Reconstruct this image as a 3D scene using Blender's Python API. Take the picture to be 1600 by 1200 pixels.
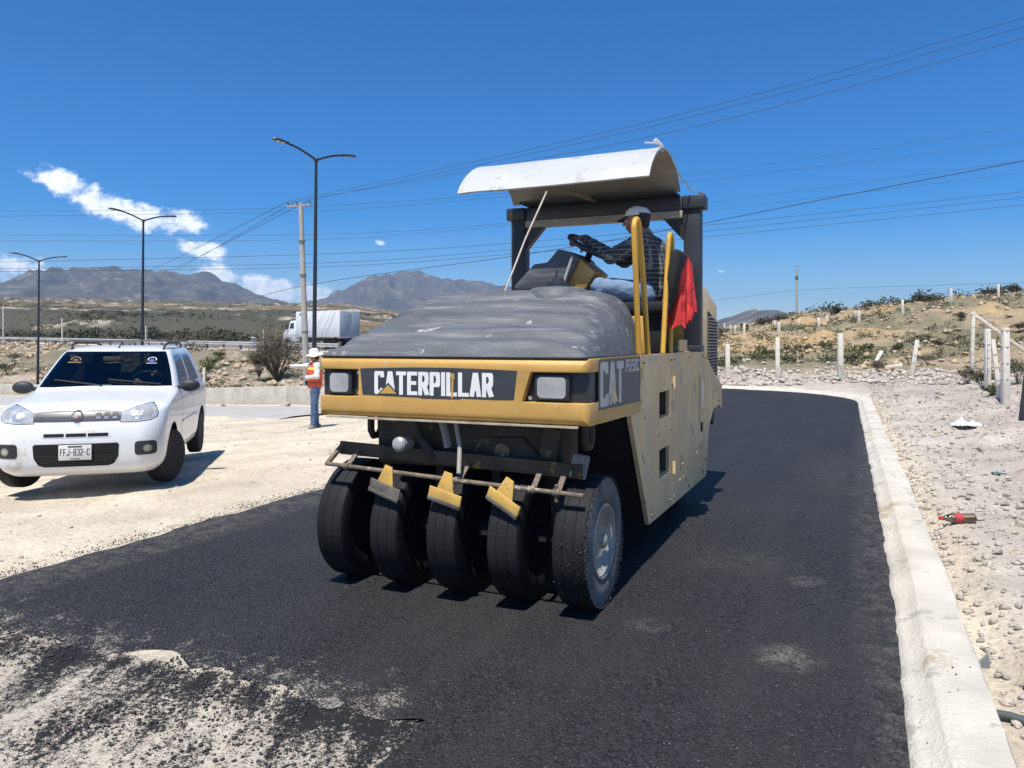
import bpy, bmesh, math, random
import numpy as np
from mathutils import Vector, Matrix, Euler
from mathutils.bvhtree import BVHTree
random.seed(7); rng = np.random.default_rng(11)
R = math.radians
scene = bpy.context.scene
for o in list(bpy.data.objects): bpy.data.objects.remove(o)

# ------------------------------------------------------------------ camera
F_PX, Y_H, CAM_H = 1202.0, 534.3, 1.58          # focal length in pixels (1600 wide), horizon row, eye height
cam_d = bpy.data.cameras.new('camera'); cam = bpy.data.objects.new('camera', cam_d)
scene.collection.objects.link(cam); scene.camera = cam
cam.location = (0, 0, CAM_H); cam.rotation_euler = (R(90), 0, 0)
cam_d.sensor_width = 36.0; cam_d.lens = 36.0 * F_PX / 1600.0
cam_d.shift_y = -(600 - Y_H) / 1600.0
cam_d.clip_start = 0.05; cam_d.clip_end = 30000

# ------------------------------------------------------------------ sky, sun, exposure
SUN_SHIFT = (0.155, 0.385)                       # shadow offset per metre of height: a high sun in front of the roller
sun_dir = Vector((-SUN_SHIFT[0], -SUN_SHIFT[1], 1.0)).normalized()
sun_el = math.asin(sun_dir.z); sun_az = math.atan2(sun_dir.x, sun_dir.y)
world = bpy.data.worlds.new('World'); scene.world = world; world.use_nodes = True
def build_world():
    nt = world.node_tree; nt.nodes.clear(); N = nt.nodes.new; L = nt.links.new
    out = N('ShaderNodeOutputWorld'); bg = N('ShaderNodeBackground'); bg.inputs['Strength'].default_value = 0.108
    sky = N('ShaderNodeTexSky'); sky.sky_type = 'NISHITA'; sky.sun_disc = False
    sky.sun_elevation = sun_el; sky.sun_rotation = sun_az
    sky.altitude = 1600; sky.air_density = 1.0; sky.dust_density = 0.35; sky.ozone_density = 3.5
    hs = N('ShaderNodeHueSaturation'); hs.inputs['Hue'].default_value = 0.508
    hs.inputs['Saturation'].default_value = 1.62; hs.inputs['Value'].default_value = 1.0
    L(sky.outputs[0], hs.inputs['Color'])
    # cumulus: masks in direction space (tangent coordinates of the view direction, +Y half only) broken up by noise
    tc = N('ShaderNodeTexCoord'); sep = N('ShaderNodeSeparateXYZ'); L(tc.outputs['Generated'], sep.inputs[0])
    def math_(op, a, b=None, c=None):
        m = N('ShaderNodeMath'); m.operation = op
        for i, v in enumerate((a, b, c)):
            if v is None: continue
            if hasattr(v, 'links') or hasattr(v, 'is_output'): L(v, m.inputs[i])
            else: m.inputs[i].default_value = v
        return m.outputs[0]
    yy = math_('MAXIMUM', sep.outputs[1], 0.02)
    u = math_('DIVIDE', sep.outputs[0], yy); w = math_('DIVIDE', sep.outputs[2], yy)
    comb = N('ShaderNodeCombineXYZ'); L(u, comb.inputs[0]); L(w, comb.inputs[1])
    def noise(scale, detail, rough, off):
        mp = N('ShaderNodeMapping'); mp.inputs['Location'].default_value = off; mp.inputs['Scale'].default_value = (scale, scale*1.35, scale)
        L(comb.outputs[0], mp.inputs[0])
        n = N('ShaderNodeTexNoise'); n.inputs['Scale'].default_value = 1; n.inputs['Detail'].default_value = detail; n.inputs['Roughness'].default_value = rough
        L(mp.outputs[0], n.inputs['Vector']); return n.outputs['Fac']
    n1 = noise(30, 9, 0.58, (3.1, 1.7, 0)); n2 = noise(85, 6, 0.65, (8.3, 2.2, 0))
    total = None
    # (px, py, half width, half height, tilt deg, gain)
    for (px, py, a, b, t, g) in ((95, 286, 62, 22, 20, 1.1), (165, 318, 80, 27, 20, 1.15), (235, 342, 66, 24, 12, 1.1), (290, 346, 42, 20, 12, .9),
                                 (316, 390, 46, 15, 12, 1.0), (345, 432, 60, 20, 8, 1.0), (420, 450, 90, 22, 12, 1.1), (495, 463, 60, 20, 8, 1.1), (600, 468, 90, 16, 6, .9),
                                 (60, 424, 100, 18, 4, .62), (15, 414, 50, 16, 0, .75), (1125, 424, 10, 5, 0, .62), (594, 379, 9, 5, 0, .5)):
        cu, cw = (px-800)/F_PX, (Y_H-py)/F_PX; ct, st = math.cos(R(-t)), math.sin(R(-t))
        du = math_('SUBTRACT', u, cu); dw = math_('SUBTRACT', w, cw)
        p = math_('DIVIDE', math_('ADD', math_('MULTIPLY', du, ct), math_('MULTIPLY', dw, st)), a/F_PX)
        q = math_('DIVIDE', math_('SUBTRACT', math_('MULTIPLY', dw, ct), math_('MULTIPLY', du, st)), b/F_PX)
        r = math_('SQRT', math_('ADD', math_('MULTIPLY', p, p), math_('MULTIPLY', q, q)))
        m = math_('MULTIPLY', math_('SUBTRACT', 1.0, r), g)
        m = math_('MAXIMUM', m, -1.0)
        total = m if total is None else math_('MAXIMUM', total, m)
    front = math_('GREATER_THAN', sep.outputs[1], 0.05)
    dens = math_('ADD', math_('MULTIPLY', total, 0.72), math_('ADD', math_('MULTIPLY', math_('SUBTRACT', n1, 0.5), 1.7), math_('MULTIPLY', math_('SUBTRACT', n2, 0.5), 0.55)))
    mr = N('ShaderNodeMapRange'); mr.interpolation_type = 'SMOOTHSTEP'
    mr.inputs['From Min'].default_value = -0.02; mr.inputs['From Max'].default_value = 0.48; L(dens, mr.inputs['Value'])
    # only where a mask is near
    near = N('ShaderNodeMapRange'); near.inputs['From Min'].default_value = -0.40; near.inputs['From Max'].default_value = 0.05; L(total, near.inputs['Value'])
    fac = math_('MULTIPLY', math_('MULTIPLY', mr.outputs[0], near.outputs[0]), math_('MULTIPLY', front, 0.93))
    shade = N('ShaderNodeMapRange'); shade.inputs['From Min'].default_value = 0.36; shade.inputs['From Max'].default_value = 0.60
    L(math_('ADD', math_('MULTIPLY', n1, .45), math_('MULTIPLY', n2, .55)), shade.inputs['Value'])
    ccol = N('ShaderNodeMix'); ccol.data_type = 'RGBA'; L(shade.outputs[0], ccol.inputs['Factor'])
    ccol.inputs['A'].default_value = (6.2, 7.1, 8.6, 1); ccol.inputs['B'].default_value = (11.5, 11.6, 11.8, 1)
    mx = N('ShaderNodeMix'); mx.data_type = 'RGBA'; L(fac, mx.inputs['Factor']); L(hs.outputs[0], mx.inputs['A']); L(ccol.outputs['Result'], mx.inputs['B'])
    L(mx.outputs['Result'], bg.inputs['Color']); L(bg.outputs[0], out.inputs['Surface'])
build_world()
sun_d = bpy.data.lights.new('sun', 'SUN'); sun_d.energy = 5.0; sun_d.angle = R(0.53); sun_d.color = (1.0, 0.955, 0.88)
sun = bpy.data.objects.new('sun', sun_d); scene.collection.objects.link(sun)
sun.rotation_euler = sun_dir.to_track_quat('Z', 'Y').to_euler(); sun.location = (0, 0, 60)
vs = scene.view_settings; vs.view_transform = 'Standard'; vs.look = 'None'; vs.exposure = 0.42; vs.gamma = 1.0; vs.use_curve_mapping = False
scene.render.engine = 'CYCLES'
cy = scene.cycles; cy.use_denoising = True; cy.max_bounces = 8; cy.diffuse_bounces = 3; cy.glossy_bounces = 3
cy.transmission_bounces = 5; cy.transparent_max_bounces = 12; cy.volume_bounces = 0
cy.sample_clamp_indirect = 8; cy.caustics_reflective = False; cy.caustics_refractive = False

# ------------------------------------------------------------------ helpers
COL = scene.collection
def fract(x): return x - np.floor(x)
def _hash(ix, iy, s): 
    return fract(np.sin(ix*127.1 + iy*311.7 + s*74.7) * 43758.5453)
def vnoise(x, y, s=0):
    x = np.asarray(x, float); y = np.asarray(y, float)
    ix, iy = np.floor(x), np.floor(y); fx, fy = x-ix, y-iy; fx = fx*fx*(3-2*fx); fy = fy*fy*(3-2*fy)
    a, b, c, d = _hash(ix, iy, s), _hash(ix+1, iy, s), _hash(ix, iy+1, s), _hash(ix+1, iy+1, s)
    return a + (b-a)*fx + (c-a)*fy + (a-b-c+d)*fx*fy
def fbm(x, y, s=0, oct=4, gain=.5):
    t = 0; a = 1; n = 0
    for i in range(oct): t = t + a*vnoise(np.asarray(x)*2**i + 17.3*i, np.asarray(y)*2**i + 9.1*i, s+i); n += a; a *= gain
    return t/n
def sstep(a, b, x):
    t = np.clip((np.asarray(x, float)-a)/(b-a), 0, 1); return t*t*(3-2*t)

def tag(o, label=None, cat=None, group=None, kind=None):
    if label: o['label'] = label
    if cat: o['category'] = cat
    if group: o['group'] = group
    if kind: o['kind'] = kind
    return o
def empty(name, loc=(0, 0, 0), rz=0.0):
    o = bpy.data.objects.new(name, None); COL.objects.link(o); o.location = loc; o.rotation_euler = (0, 0, rz); o.empty_display_size = .2; return o
def link(name, me, mat=None, parent=None, smooth=None):
    if mat is not None:
        for m in (mat if isinstance(mat, (list, tuple)) else [mat]): me.materials.append(m)
    if smooth is not None:
        me.shade_smooth()
        if smooth < 180: me.set_sharp_from_angle(angle=R(smooth))
    o = bpy.data.objects.new(name, me); COL.objects.link(o)
    if parent is not None: o.parent = parent
    return o
def copy_tree(o, parent=None):
    c = o.copy(); COL.objects.link(c); c.parent = parent
    for ch in list(o.children):
        copy_tree(ch, c)
    return c

class MB:
    """collects shapes and links them as one mesh"""
    def __init__(s): s.v = []; s.f = []; s.m = []; s.mi = 0
    def add(s, vs, fs):
        k = len(s.v); s.v += [tuple(map(float, p)) for p in vs]
        s.f += [tuple(k+i for i in f) for f in fs]; s.m += [s.mi]*len(fs); return s
    def box(s, c, d, rot=None, taper=None):
        hx, hy, hz = d[0]/2, d[1]/2, d[2]/2
        P = [Vector((x*hx, y*hy, z*hz)) for z in (-1, 1) for y in (-1, 1) for x in (-1, 1)]
        if taper:
            for p in P:
                if p.z > 0: p.x *= taper[0]; p.y *= taper[1]
        M = rot if rot is not None else Matrix.Identity(3)
        if isinstance(rot, (tuple, list)): M = Euler([R(a) for a in rot]).to_matrix()
        P = [M @ p + Vector(c) for p in P]
        return s.add(P, [(0, 2, 3, 1), (4, 5, 7, 6), (0, 1, 5, 4), (2, 6, 7, 3), (0, 4, 6, 2), (1, 3, 7, 5)])
    def bar(s, a, b, w, h, up=(0, 0, 1)):
        a, b = Vector(a), Vector(b); d = (b-a); l = d.length; d.normalize(); up = Vector(up)
        if abs(d.dot(up)) > .98: up = Vector((0, 1, 0))
        x = d.cross(up).normalized(); z = x.cross(d)
        M = Matrix((x, d, z)).transposed()
        return s.box((a+b)/2, (w, l, h), M)
    def prism(s, poly, y0, y1, plane='xz'):
        n = len(poly)
        def P(p, t): return {'xz': (p[0], t, p[1]), 'yz': (t, p[0], p[1]), 'xy': (p[0], p[1], t)}[plane]
        vs = [P(p, y0) for p in poly] + [P(p, y1) for p in poly]
        fs = [tuple(range(n)), tuple(range(2*n-1, n-1, -1))] + [(i, i+n, (i+1) % n + n, (i+1) % n) for i in range(n)]
        return s.add(vs, fs)
    def tube(s, path, r, n=8, cap=True, closed=False):
        path = [Vector(p) for p in path]; k = len(path)
        rr = r if isinstance(r, (list, tuple)) else [r]*k
        rings = []; ref = None
        for i, p in enumerate(path):
            if closed: t = (path[(i+1) % k]-path[i-1])
            else: t = path[min(i+1, k-1)]-path[max(i-1, 0)]
            t.normalize()
            if ref is None:
                ref = Vector((0, 0, 1)) if abs(t.z) < .9 else Vector((1, 0, 0))
            x = ref - t*ref.dot(t)
            if x.length < 1e-4: x = t.orthogonal()
            x.normalize(); ref = x; y = t.cross(x)
            rings.append([p + (x*math.cos(2*math.pi*j/n) + y*math.sin(2*math.pi*j/n))*rr[i] for j in range(n)])
        vs = [p for rg in rings for p in rg]; fs = []
        m = k if closed else k-1
        for i in range(m):
            for j in range(n):
                a, b = i*n+j, i*n+(j+1) % n; c, d = ((i+1) % k)*n+(j+1) % n, ((i+1) % k)*n+j
                fs.append((a, b, c, d))
        if cap and not closed: fs += [tuple(range(n-1, -1, -1)), tuple((k-1)*n+j for j in range(n))]
        return s.add(vs, fs)
    def lathe(s, prof, c, axis='x', n=32, closed=False):
        """prof: (offset along axis, radius)"""
        k = len(prof); vs = []
        for (a, r) in prof:
            for j in range(n):
                t = 2*math.pi*j/n; p, q = r*math.cos(t), r*math.sin(t)
                v = {'x': (a, p, q), 'y': (q, a, p), 'z': (p, q, a)}[axis]
                vs.append((c[0]+v[0], c[1]+v[1], c[2]+v[2]))
        fs = []
        for i in range(k if closed else k-1):
            i2 = (i+1) % k
            for j in range(n): fs.append((i*n+j, i*n+(j+1) % n, i2*n+(j+1) % n, i2*n+j))
        if not closed:
            if prof[0][1] > 1e-6: fs.append(tuple(range(n-1, -1, -1)))
            if prof[-1][1] > 1e-6: fs.append(tuple((k-1)*n+j for j in range(n)))
        return s.add(vs, fs)
    def ball(s, c, r, n=12, m=8):
        rx, ry, rz = (r, r, r) if not isinstance(r, (tuple, list)) else r
        vs = [(c[0], c[1], c[2]-rz)]
        for i in range(1, m):
            t = math.pi*i/m - math.pi/2
            for j in range(n):
                p = 2*math.pi*j/n; vs.append((c[0]+rx*math.cos(t)*math.cos(p), c[1]+ry*math.cos(t)*math.sin(p), c[2]+rz*math.sin(t)))
        vs.append((c[0], c[1], c[2]+rz)); fs = [(0, 1+(j+1) % n, 1+j) for j in range(n)]
        for i in range(m-2):
            for j in range(n): fs.append((1+i*n+j, 1+i*n+(j+1) % n, 1+(i+1)*n+(j+1) % n, 1+(i+1)*n+j))
        b = 1+(m-2)*n; fs += [(b+j, b+(j+1) % n, len(vs)-1) for j in range(n)]
        return s.add(vs, fs)
    def mesh(s, name, bevel=0, seg=2, fix=True):
        me = bpy.data.meshes.new(name); me.from_pydata(s.v, [], s.f)
        if s.m and max(s.m) > 0: me.polygons.foreach_set('material_index', s.m)
        bm = bmesh.new(); bm.from_mesh(me)
        if fix: bmesh.ops.recalc_face_normals(bm, faces=bm.faces)
        if bevel:
            bmesh.ops.remove_doubles(bm, verts=bm.verts, dist=1e-5)
            ed = [e for e in bm.edges if len(e.link_faces) == 2 and e.calc_face_angle(0) > R(28)]
            bmesh.ops.bevel(bm, geom=ed, offset=bevel, offset_type='OFFSET', segments=seg, profile=.5, affect='EDGES', clamp_overlap=True)
        bm.to_mesh(me); bm.free(); return me
    def build(s, name, mat=None, parent=None, bevel=0, smooth=35, seg=2, fix=True):
        return link(name, s.mesh(name, bevel, seg, fix), mat, parent, smooth)

def holed_plate(outer, holes, x0, x1, plane='yz'):
    """flat plate with holes: returns a bmesh-made mesh builder content"""
    bm = bmesh.new(); edges = []
    for loop in [outer]+holes:
        vs = [bm.verts.new({'yz': (x0, p[0], p[1]), 'xz': (p[0], x0, p[1])}[plane]) for p in loop]
        edges += [bm.edges.new((vs[i], vs[(i+1) % len(vs)])) for i in range(len(vs))]
    bmesh.ops.triangle_fill(bm, use_beauty=True, use_dissolve=False, edges=edges)
    fs = bm.faces[:]
    ret = bmesh.ops.extrude_face_region(bm, geom=fs)
    d = x1-x0; vec = {'yz': (d, 0, 0), 'xz': (0, d, 0)}[plane]
    bmesh.ops.translate(bm, vec=vec, verts=[g for g in ret['geom'] if isinstance(g, bmesh.types.BMVert)])
    bmesh.ops.recalc_face_normals(bm, faces=bm.faces)
    me = bpy.data.meshes.new('plate'); bm.to_mesh(me); bm.free(); return me

def proj_patch(poly, bvh, origin, udir, vdir, cast, offset, cuts=3, thick=0.0, maxd=10):
    """a polygon in (u,v) laid on a surface along the direction 'cast'"""
    bm = bmesh.new(); O, U, V, D = map(Vector, (origin, udir, vdir, cast))
    vs = [bm.verts.new((p[0], p[1], 0)) for p in poly]
    ed = [bm.edges.new((vs[i], vs[(i+1) % len(vs)])) for i in range(len(vs))]
    bmesh.ops.triangle_fill(bm, use_beauty=True, edges=ed)
    for _ in range(cuts):
        bmesh.ops.subdivide_edges(bm, edges=bm.edges[:], cuts=1, use_grid_fill=True)
        bmesh.ops.triangulate(bm, faces=bm.faces[:])
    last = None
    for v in bm.verts:
        s = O + U*v.co.x + V*v.co.y
        hit = bvh.ray_cast(s, D, maxd)
        if hit[0] is not None: v.co = hit[0] - D*offset; last = hit[0]
        else: 
            q = bvh.find_nearest(s + D*(O-s).dot(D))
            v.co = (q[0] - D*offset) if q[0] is not None else s
    bmesh.ops.recalc_face_normals(bm, faces=bm.faces)
    n = sum((f.normal for f in bm.faces), Vector())
    if n.dot(D) > 0: bmesh.ops.reverse_faces(bm, faces=bm.faces)
    if thick:
        fs = bm.faces[:]; ret = bmesh.ops.extrude_face_region(bm, geom=fs)
        bmesh.ops.translate(bm, vec=-D*thick, verts=[g for g in ret['geom'] if isinstance(g, bmesh.types.BMVert)])
        bmesh.ops.recalc_face_normals(bm, faces=bm.faces)
    me = bpy.data.meshes.new('patch'); bm.to_mesh(me); bm.free(); return me

def rrect(x0, x1, z0, z1, r, n=4):
    out = []
    for (cx, cz, a) in ((x1-r, z1-r, 0), (x0+r, z1-r, 90), (x0+r, z0+r, 180), (x1-r, z0+r, 270)):
        for i in range(n+1): t = R(a+90*i/n); out.append((cx+r*math.cos(t), cz+r*math.sin(t)))
    return out

# ------------------------------------------------------------------ materials
MATS = {}
def mat(name, col, rough=.6, metal=0.0, var=.12, vscale=6.0, bump=0.0, bscale=60.0, spots=None, streak=None, coat=0.0, detail=6, spec=.5, second=None):
    """procedural paint, dust, rubber, metal: noise-varied base, optional chips (spots=[(colour, amount, scale)]), optional vertical streaks"""
    if name in MATS: return MATS[name]
    m = bpy.data.materials.new(name); m.use_nodes = True; MATS[name] = m
    nt = m.node_tree; N = nt.nodes.new; L = nt.links.new; b = nt.nodes['Principled BSDF']
    tc = N('ShaderNodeTexCoord')
    def noise(scale, det=detail, rgh=.6, vec=None):
        n = N('ShaderNodeTexNoise'); n.inputs['Scale'].default_value = scale; n.inputs['Detail'].default_value = det; n.inputs['Roughness'].default_value = rgh
        L(vec if vec is not None else tc.outputs['Object'], n.inputs['Vector']); return n.outputs['Fac']
    def ramp(f, a, bb):
        r = N('ShaderNodeMapRange'); r.inputs['From Min'].default_value = a; r.inputs['From Max'].default_value = bb; L(f, r.inputs['Value']); return r.outputs[0]
    def mixc(f, A, B):
        x = N('ShaderNodeMix'); x.data_type = 'RGBA'
        if isinstance(f, float): x.inputs['Factor'].default_value = f
        else: L(f, x.inputs['Factor'])
        for k, c in (('A', A), ('B', B)):
            if isinstance(c, tuple): x.inputs[k].default_value = (*c, 1)
            else: L(c, x.inputs[k])
        return x.outputs['Result']
    lo = tuple(c*(1-var) for c in col); hi = tuple(min(1, c*(1+var)) for c in col)
    if second: hi = second
    c = mixc(ramp(noise(vscale), .32, .68), lo, hi)
    if streak:
        mp = N('ShaderNodeMapping'); mp.inputs['Scale'].default_value = streak[2]; L(tc.outputs['Object'], mp.inputs[0])
        c = mixc(ramp(noise(1.0, 5, .65, mp.outputs[0]), .5, .5+streak[1]), c, streak[0])
    for (sc, amt, ss) in (spots or []):
        c = mixc(ramp(noise(ss, 8, .65), 1-amt, 1-amt+.04), c, sc)
    L(c, b.inputs['Base Color']); b.inputs['Metallic'].default_value = metal
    rn = N('ShaderNodeMapRange'); rn.inputs['To Min'].default_value = max(.02, rough-.1); rn.inputs['To Max'].default_value = min(1, rough+.12)
    L(noise(vscale*2.3), rn.inputs['Value']); L(rn.outputs[0], b.inputs['Roughness'])
    b.inputs['Specular IOR Level'].default_value = spec; b.inputs['Coat Weight'].default_value = coat; b.inputs['Coat Roughness'].default_value = .08
    if bump:
        bp = N('ShaderNodeBump'); bp.inputs['Strength'].default_value = min(1, bump); bp.inputs['Distance'].default_value = .02
        L(noise(bscale, 5), bp.inputs['Height']); L(bp.outputs[0], b.inputs['Normal'])
    return m
def glass(name, col, rough=.03, alpha=.35):
    m = bpy.data.materials.new(name); m.use_nodes = True; nt = m.node_tree; N = nt.nodes.new; L = nt.links.new
    nt.nodes.remove(nt.nodes['Principled BSDF']); o = nt.nodes['Material Output']
    t = N('ShaderNodeBsdfTransparent'); t.inputs[0].default_value = (*[c*alpha for c in col], 1)
    g = N('ShaderNodeBsdfGlossy'); g.inputs['Color'].default_value = (.9, .95, 1, 1); g.inputs['Roughness'].default_value = rough
    fr = N('ShaderNodeFresnel'); fr.inputs['IOR'].default_value = 1.5
    x = N('ShaderNodeMixShader'); L(fr.outputs[0], x.inputs[0]); L(t.outputs[0], x.inputs[1]); L(g.outputs[0], x.inputs[2]); L(x.outputs[0], o.inputs['Surface'])
    return m

# ------------------------------------------------------------------ stroke lettering (bold block letters)
GLY = {'C': [[(1, .78), (1, .9), (.88, 1), (.12, 1), (0, .9), (0, .1), (.12, 0), (.88, 0), (1, .1), (1, .22)]],
 'A': [[(0, 0), (.42, 1), (.58, 1), (1, 0)], [(.2, .3), (.8, .3)]], 'T': [[(0, 1), (1, 1)], [(.5, 1), (.5, 0)]],
 'E': [[(1, 1), (0, 1), (0, 0), (1, 0)], [(0, .52), (.85, .52)]], 'F': [[(1, 1), (0, 1), (0, 0)], [(0, .52), (.8, .52)]],
 'R': [[(0, 0), (0, 1), (.85, 1), (1, .88), (1, .6), (.85, .48), (0, .48)], [(.55, .48), (1, 0)]],
 'P': [[(0, 0), (0, 1), (.85, 1), (1, .88), (1, .56), (.85, .44), (0, .44)]], 'I': [[(.5, 0), (.5, 1)]], 'L': [[(0, 1), (0, 0), (1, 0)]],
 'J': [[(1, 1), (1, .12), (.86, 0), (.14, 0), (0, .14), (0, .3)]], 'S': [[(1, .82), (.9, 1), (.1, 1), (0, .88), (0, .6), (.1, .52), (.9, .48), (1, .4), (1, .12), (.9, 0), (.1, 0), (0, .18)]],
 '8': [[(.1, 1), (.9, 1), (1, .9), (1, .6), (.88, .52), (1, .44), (1, .1), (.9, 0), (.1, 0), (0, .1), (0, .44), (.12, .52), (0, .6), (0, .9), (.1, 1)], [(.12, .52), (.88, .52)]],
 '3': [[(0, .85), (.1, 1), (.9, 1), (1, .9), (1, .6), (.88, .52), (.35, .52)], [(.88, .52), (1, .44), (1, .1), (.9, 0), (.1, 0), (0, .15)]],
 '2': [[(0, .82), (.1, 1), (.9, 1), (1, .88), (1, .62), (0, .12), (0, 0), (1, 0)]], '-': [[(.15, .48), (.85, .48)]],
 '1': [[(.5, 0), (.5, 1)]], '5': [[(1, 1), (0, 1), (0, .56), (.85, .56), (1, .46), (1, .12), (.88, 0), (0, 0)]],
 '0': [[(.12, 1), (.88, 1), (1, .9), (1, .1), (.88, 0), (.12, 0), (0, .1), (0, .9), (.12, 1)]]}
def letters(text, x0, z0, w, h, gap, wt, narrow=None):
    """flat polygons in (x,z): list of quads for bold strokes; wt = stroke width (horizontal), vertical strokes slightly thinner"""
    quads = []; x = x0
    for ch in text:
        cw = w*(.38 if ch in 'I1' else 1.0)
        if ch == ' ': x += w*.6+gap; continue
        hw, hh = wt/2, wt*.42
        for line in GLY[ch]:
            pts = [(x+hw+(cw-wt)*(p[0] if ch not in 'I1' else .5), z0+hh+(h-2*hh)*p[1]) for p in line]
            closed = pts[0] == pts[-1]
            if closed: pts = pts[:-1]
            n = len(pts); segs = []
            for i in range(n if closed else n-1):
                a, b = pts[i], pts[(i+1) % n]; dx, dz = b[0]-a[0], b[1]-a[1]; l = math.hypot(dx, dz); t = (dx/l, dz/l)
                k = hw*abs(t[1])+hh*abs(t[0]); segs.append((a, b, t, k))
            def corner(s1, s2, sd):
                (a, b, t, k), (c, d, t2, k2) = s1, s2
                p1 = (b[0]-t[1]*k*sd, b[1]+t[0]*k*sd); p2 = (c[0]-t2[1]*k2*sd, c[1]+t2[0]*k2*sd)
                den = t[0]*t2[1]-t[1]*t2[0]
                if abs(den) < .05: return p1
                m = ((p2[0]-p1[0])*t2[1]-(p2[1]-p1[1])*t2[0])/den
                return (p1[0]+t[0]*m, p1[1]+t[1]*m)
            m = len(segs)
            for i, (a, b, t, k) in enumerate(segs):
                ends = []
                for sd in (1, -1):
                    if i == 0 and not closed:
                        e = hh if abs(t[1]) > .5 else hw
                        e = e if (a[1] <= z0+hh+1e-6 or a[1] >= z0+h-hh-1e-6 or abs(t[0]) > .9) else 0
                        if ch in 'ER' and 0 < (a[1]-z0)/h < .9 and abs(t[0]) > .9: e = 0
                        if ch in 'CS3J' : e = 0
                        s0 = (a[0]-t[1]*k*sd-t[0]*e, a[1]+t[0]*k*sd-t[1]*e)
                    else: s0 = corner(segs[i-1], segs[i], sd)
                    if i == m-1 and not closed:
                        e = hh if abs(t[1]) > .5 else hw
                        if ch in 'CS3J' : e = 0
                        s1 = (b[0]-t[1]*k*sd+t[0]*e, b[1]+t[0]*k*sd+t[1]*e)
                    else: s1 = corner(segs[i], segs[(i+1) % m], sd)
                    ends.append((s0, s1))
                cl = lambda q: (q[0], min(max(q[1], z0), z0+h))
                quads.append([cl(ends[0][0]), cl(ends[1][0]), cl(ends[1][1]), cl(ends[0][1])])
        x += cw+gap
    return quads, x-gap
def letter_mesh(name, quads, to3d, mat_, parent, lift=.0008):
    mb = MB()
    for i, q in enumerate(quads):
        mb.add([to3d(p[0], p[1], lift+.00005*(i % 7)) for p in q], [(0, 1, 2, 3)])
    return mb.build(name, mat_, parent, smooth=None, fix=False)
# ------------------------------------------------------------------ layout: the road runs 23 degrees off the view axis
TH = 0.409; OX, OY = -0.277, 4.925
CT, ST = math.cos(TH), math.sin(TH)
def W2L(X, Y): dx, dy = np.asarray(X)-OX, np.asarray(Y)-OY; return dx*CT-dy*ST, dx*ST+dy*CT
def L2W(x, y): x, y = np.asarray(x), np.asarray(y); return OX+x*CT+y*ST, OY-x*ST+y*CT
G0 = np.array((-25.0, 70.0)); GE = np.array((-.8, .6)); GN = np.array((.6, .8))
def kerb_sdf(lx, ly, r=5.36):
    qx, qy = lx-2.86+r, ly-22.76+r
    return np.hypot(np.maximum(qx, 0), np.maximum(qy, 0)) + np.minimum(np.maximum(qx, qy), 0) - r
def hwy_z(a): return 0.9+.012*a
def terr(X, Y, bumps=True):
    X = np.asarray(X, float); Y = np.asarray(Y, float); lx, ly = W2L(X, Y); D = np.hypot(X, Y)
    z = np.interp(lx, [-200, -52, -22.4, -15.3, -8.8, -6.6, -4.2], [-3.5, -1.9, -1.0, -.62, -.36, -.10, 0])
    d = kerb_sdf(lx, ly); right = sstep(-9, -3, lx)
    n1 = fbm(X*.55, Y*.55, 3); n2 = fbm(X*2.3, Y*2.3, 5, 3); n3 = fbm(X*.16, Y*.16, 8, 3)
    bank = right*(.075*sstep(-.02, .25, d) + sstep(.2, 3.5, d)*(.34*n1 + .1) + sstep(.4, 2.5, d)*.16*(fbm(X*1.1, Y*1.1, 6, 3)-.5) + sstep(.1, 1, d)*(.17*(n2-.5)+.07*(fbm(X*5.5, Y*5.5, 4, 3)-.5)))
    z = z+bank
    # rising hill to the right behind the bank
    ly2 = Y-.1*X
    amp = np.clip((X-4.5)/30, 0, 1.25)*4.3
    hill = amp*sstep(24, 62, ly2+10*(n3-.5))
    z = z + hill*sstep(.1, .25, X/np.maximum(Y, .1)) + sstep(28, 60, Y)*sstep(.12, .3, X/np.maximum(Y, .1))*.9*(n1-.5)
    # embankment and highway on the left
    s = (X-G0[0])*GN[0]+(Y-G0[1])*GN[1]; a = (X-G0[0])*GE[0]+(Y-G0[1])*GE[1]
    u = X/np.maximum(Y, .1); left = 1-sstep(.12, .26, u); zh = hwy_z(np.clip(a, -60, 120))
    k = sstep(-19, -1.5, s+3*(n1-.5)*sstep(-1, -4, s)*0)*left
    z = z*(1-k)+zh*k + left*sstep(-21, -15, s)*(1-sstep(-3.5, -1.6, s))*(.75*(n1-.5)+.5*(n2-.5))
    s2 = np.clip(D-112, 0, 1500)*sstep(18, 60, s)
    z = z + (1-sstep(-.25, .1, u))*left*(.0515*s2 + sstep(0, 60, s2)*1.6*(n3-.5)*np.minimum(1+s2/250, 4))
    if bumps:
        near = 1-sstep(25, 60, D)
        road = sstep(-3.2, -2.9, lx)*(d < .1)
        z = z + near*(1-road)*(.035*(n2-.5)+.02*(fbm(X*7, Y*7, 9, 2)-.5))*(lx < 30)
        z = z - .006*road
    return z

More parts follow.
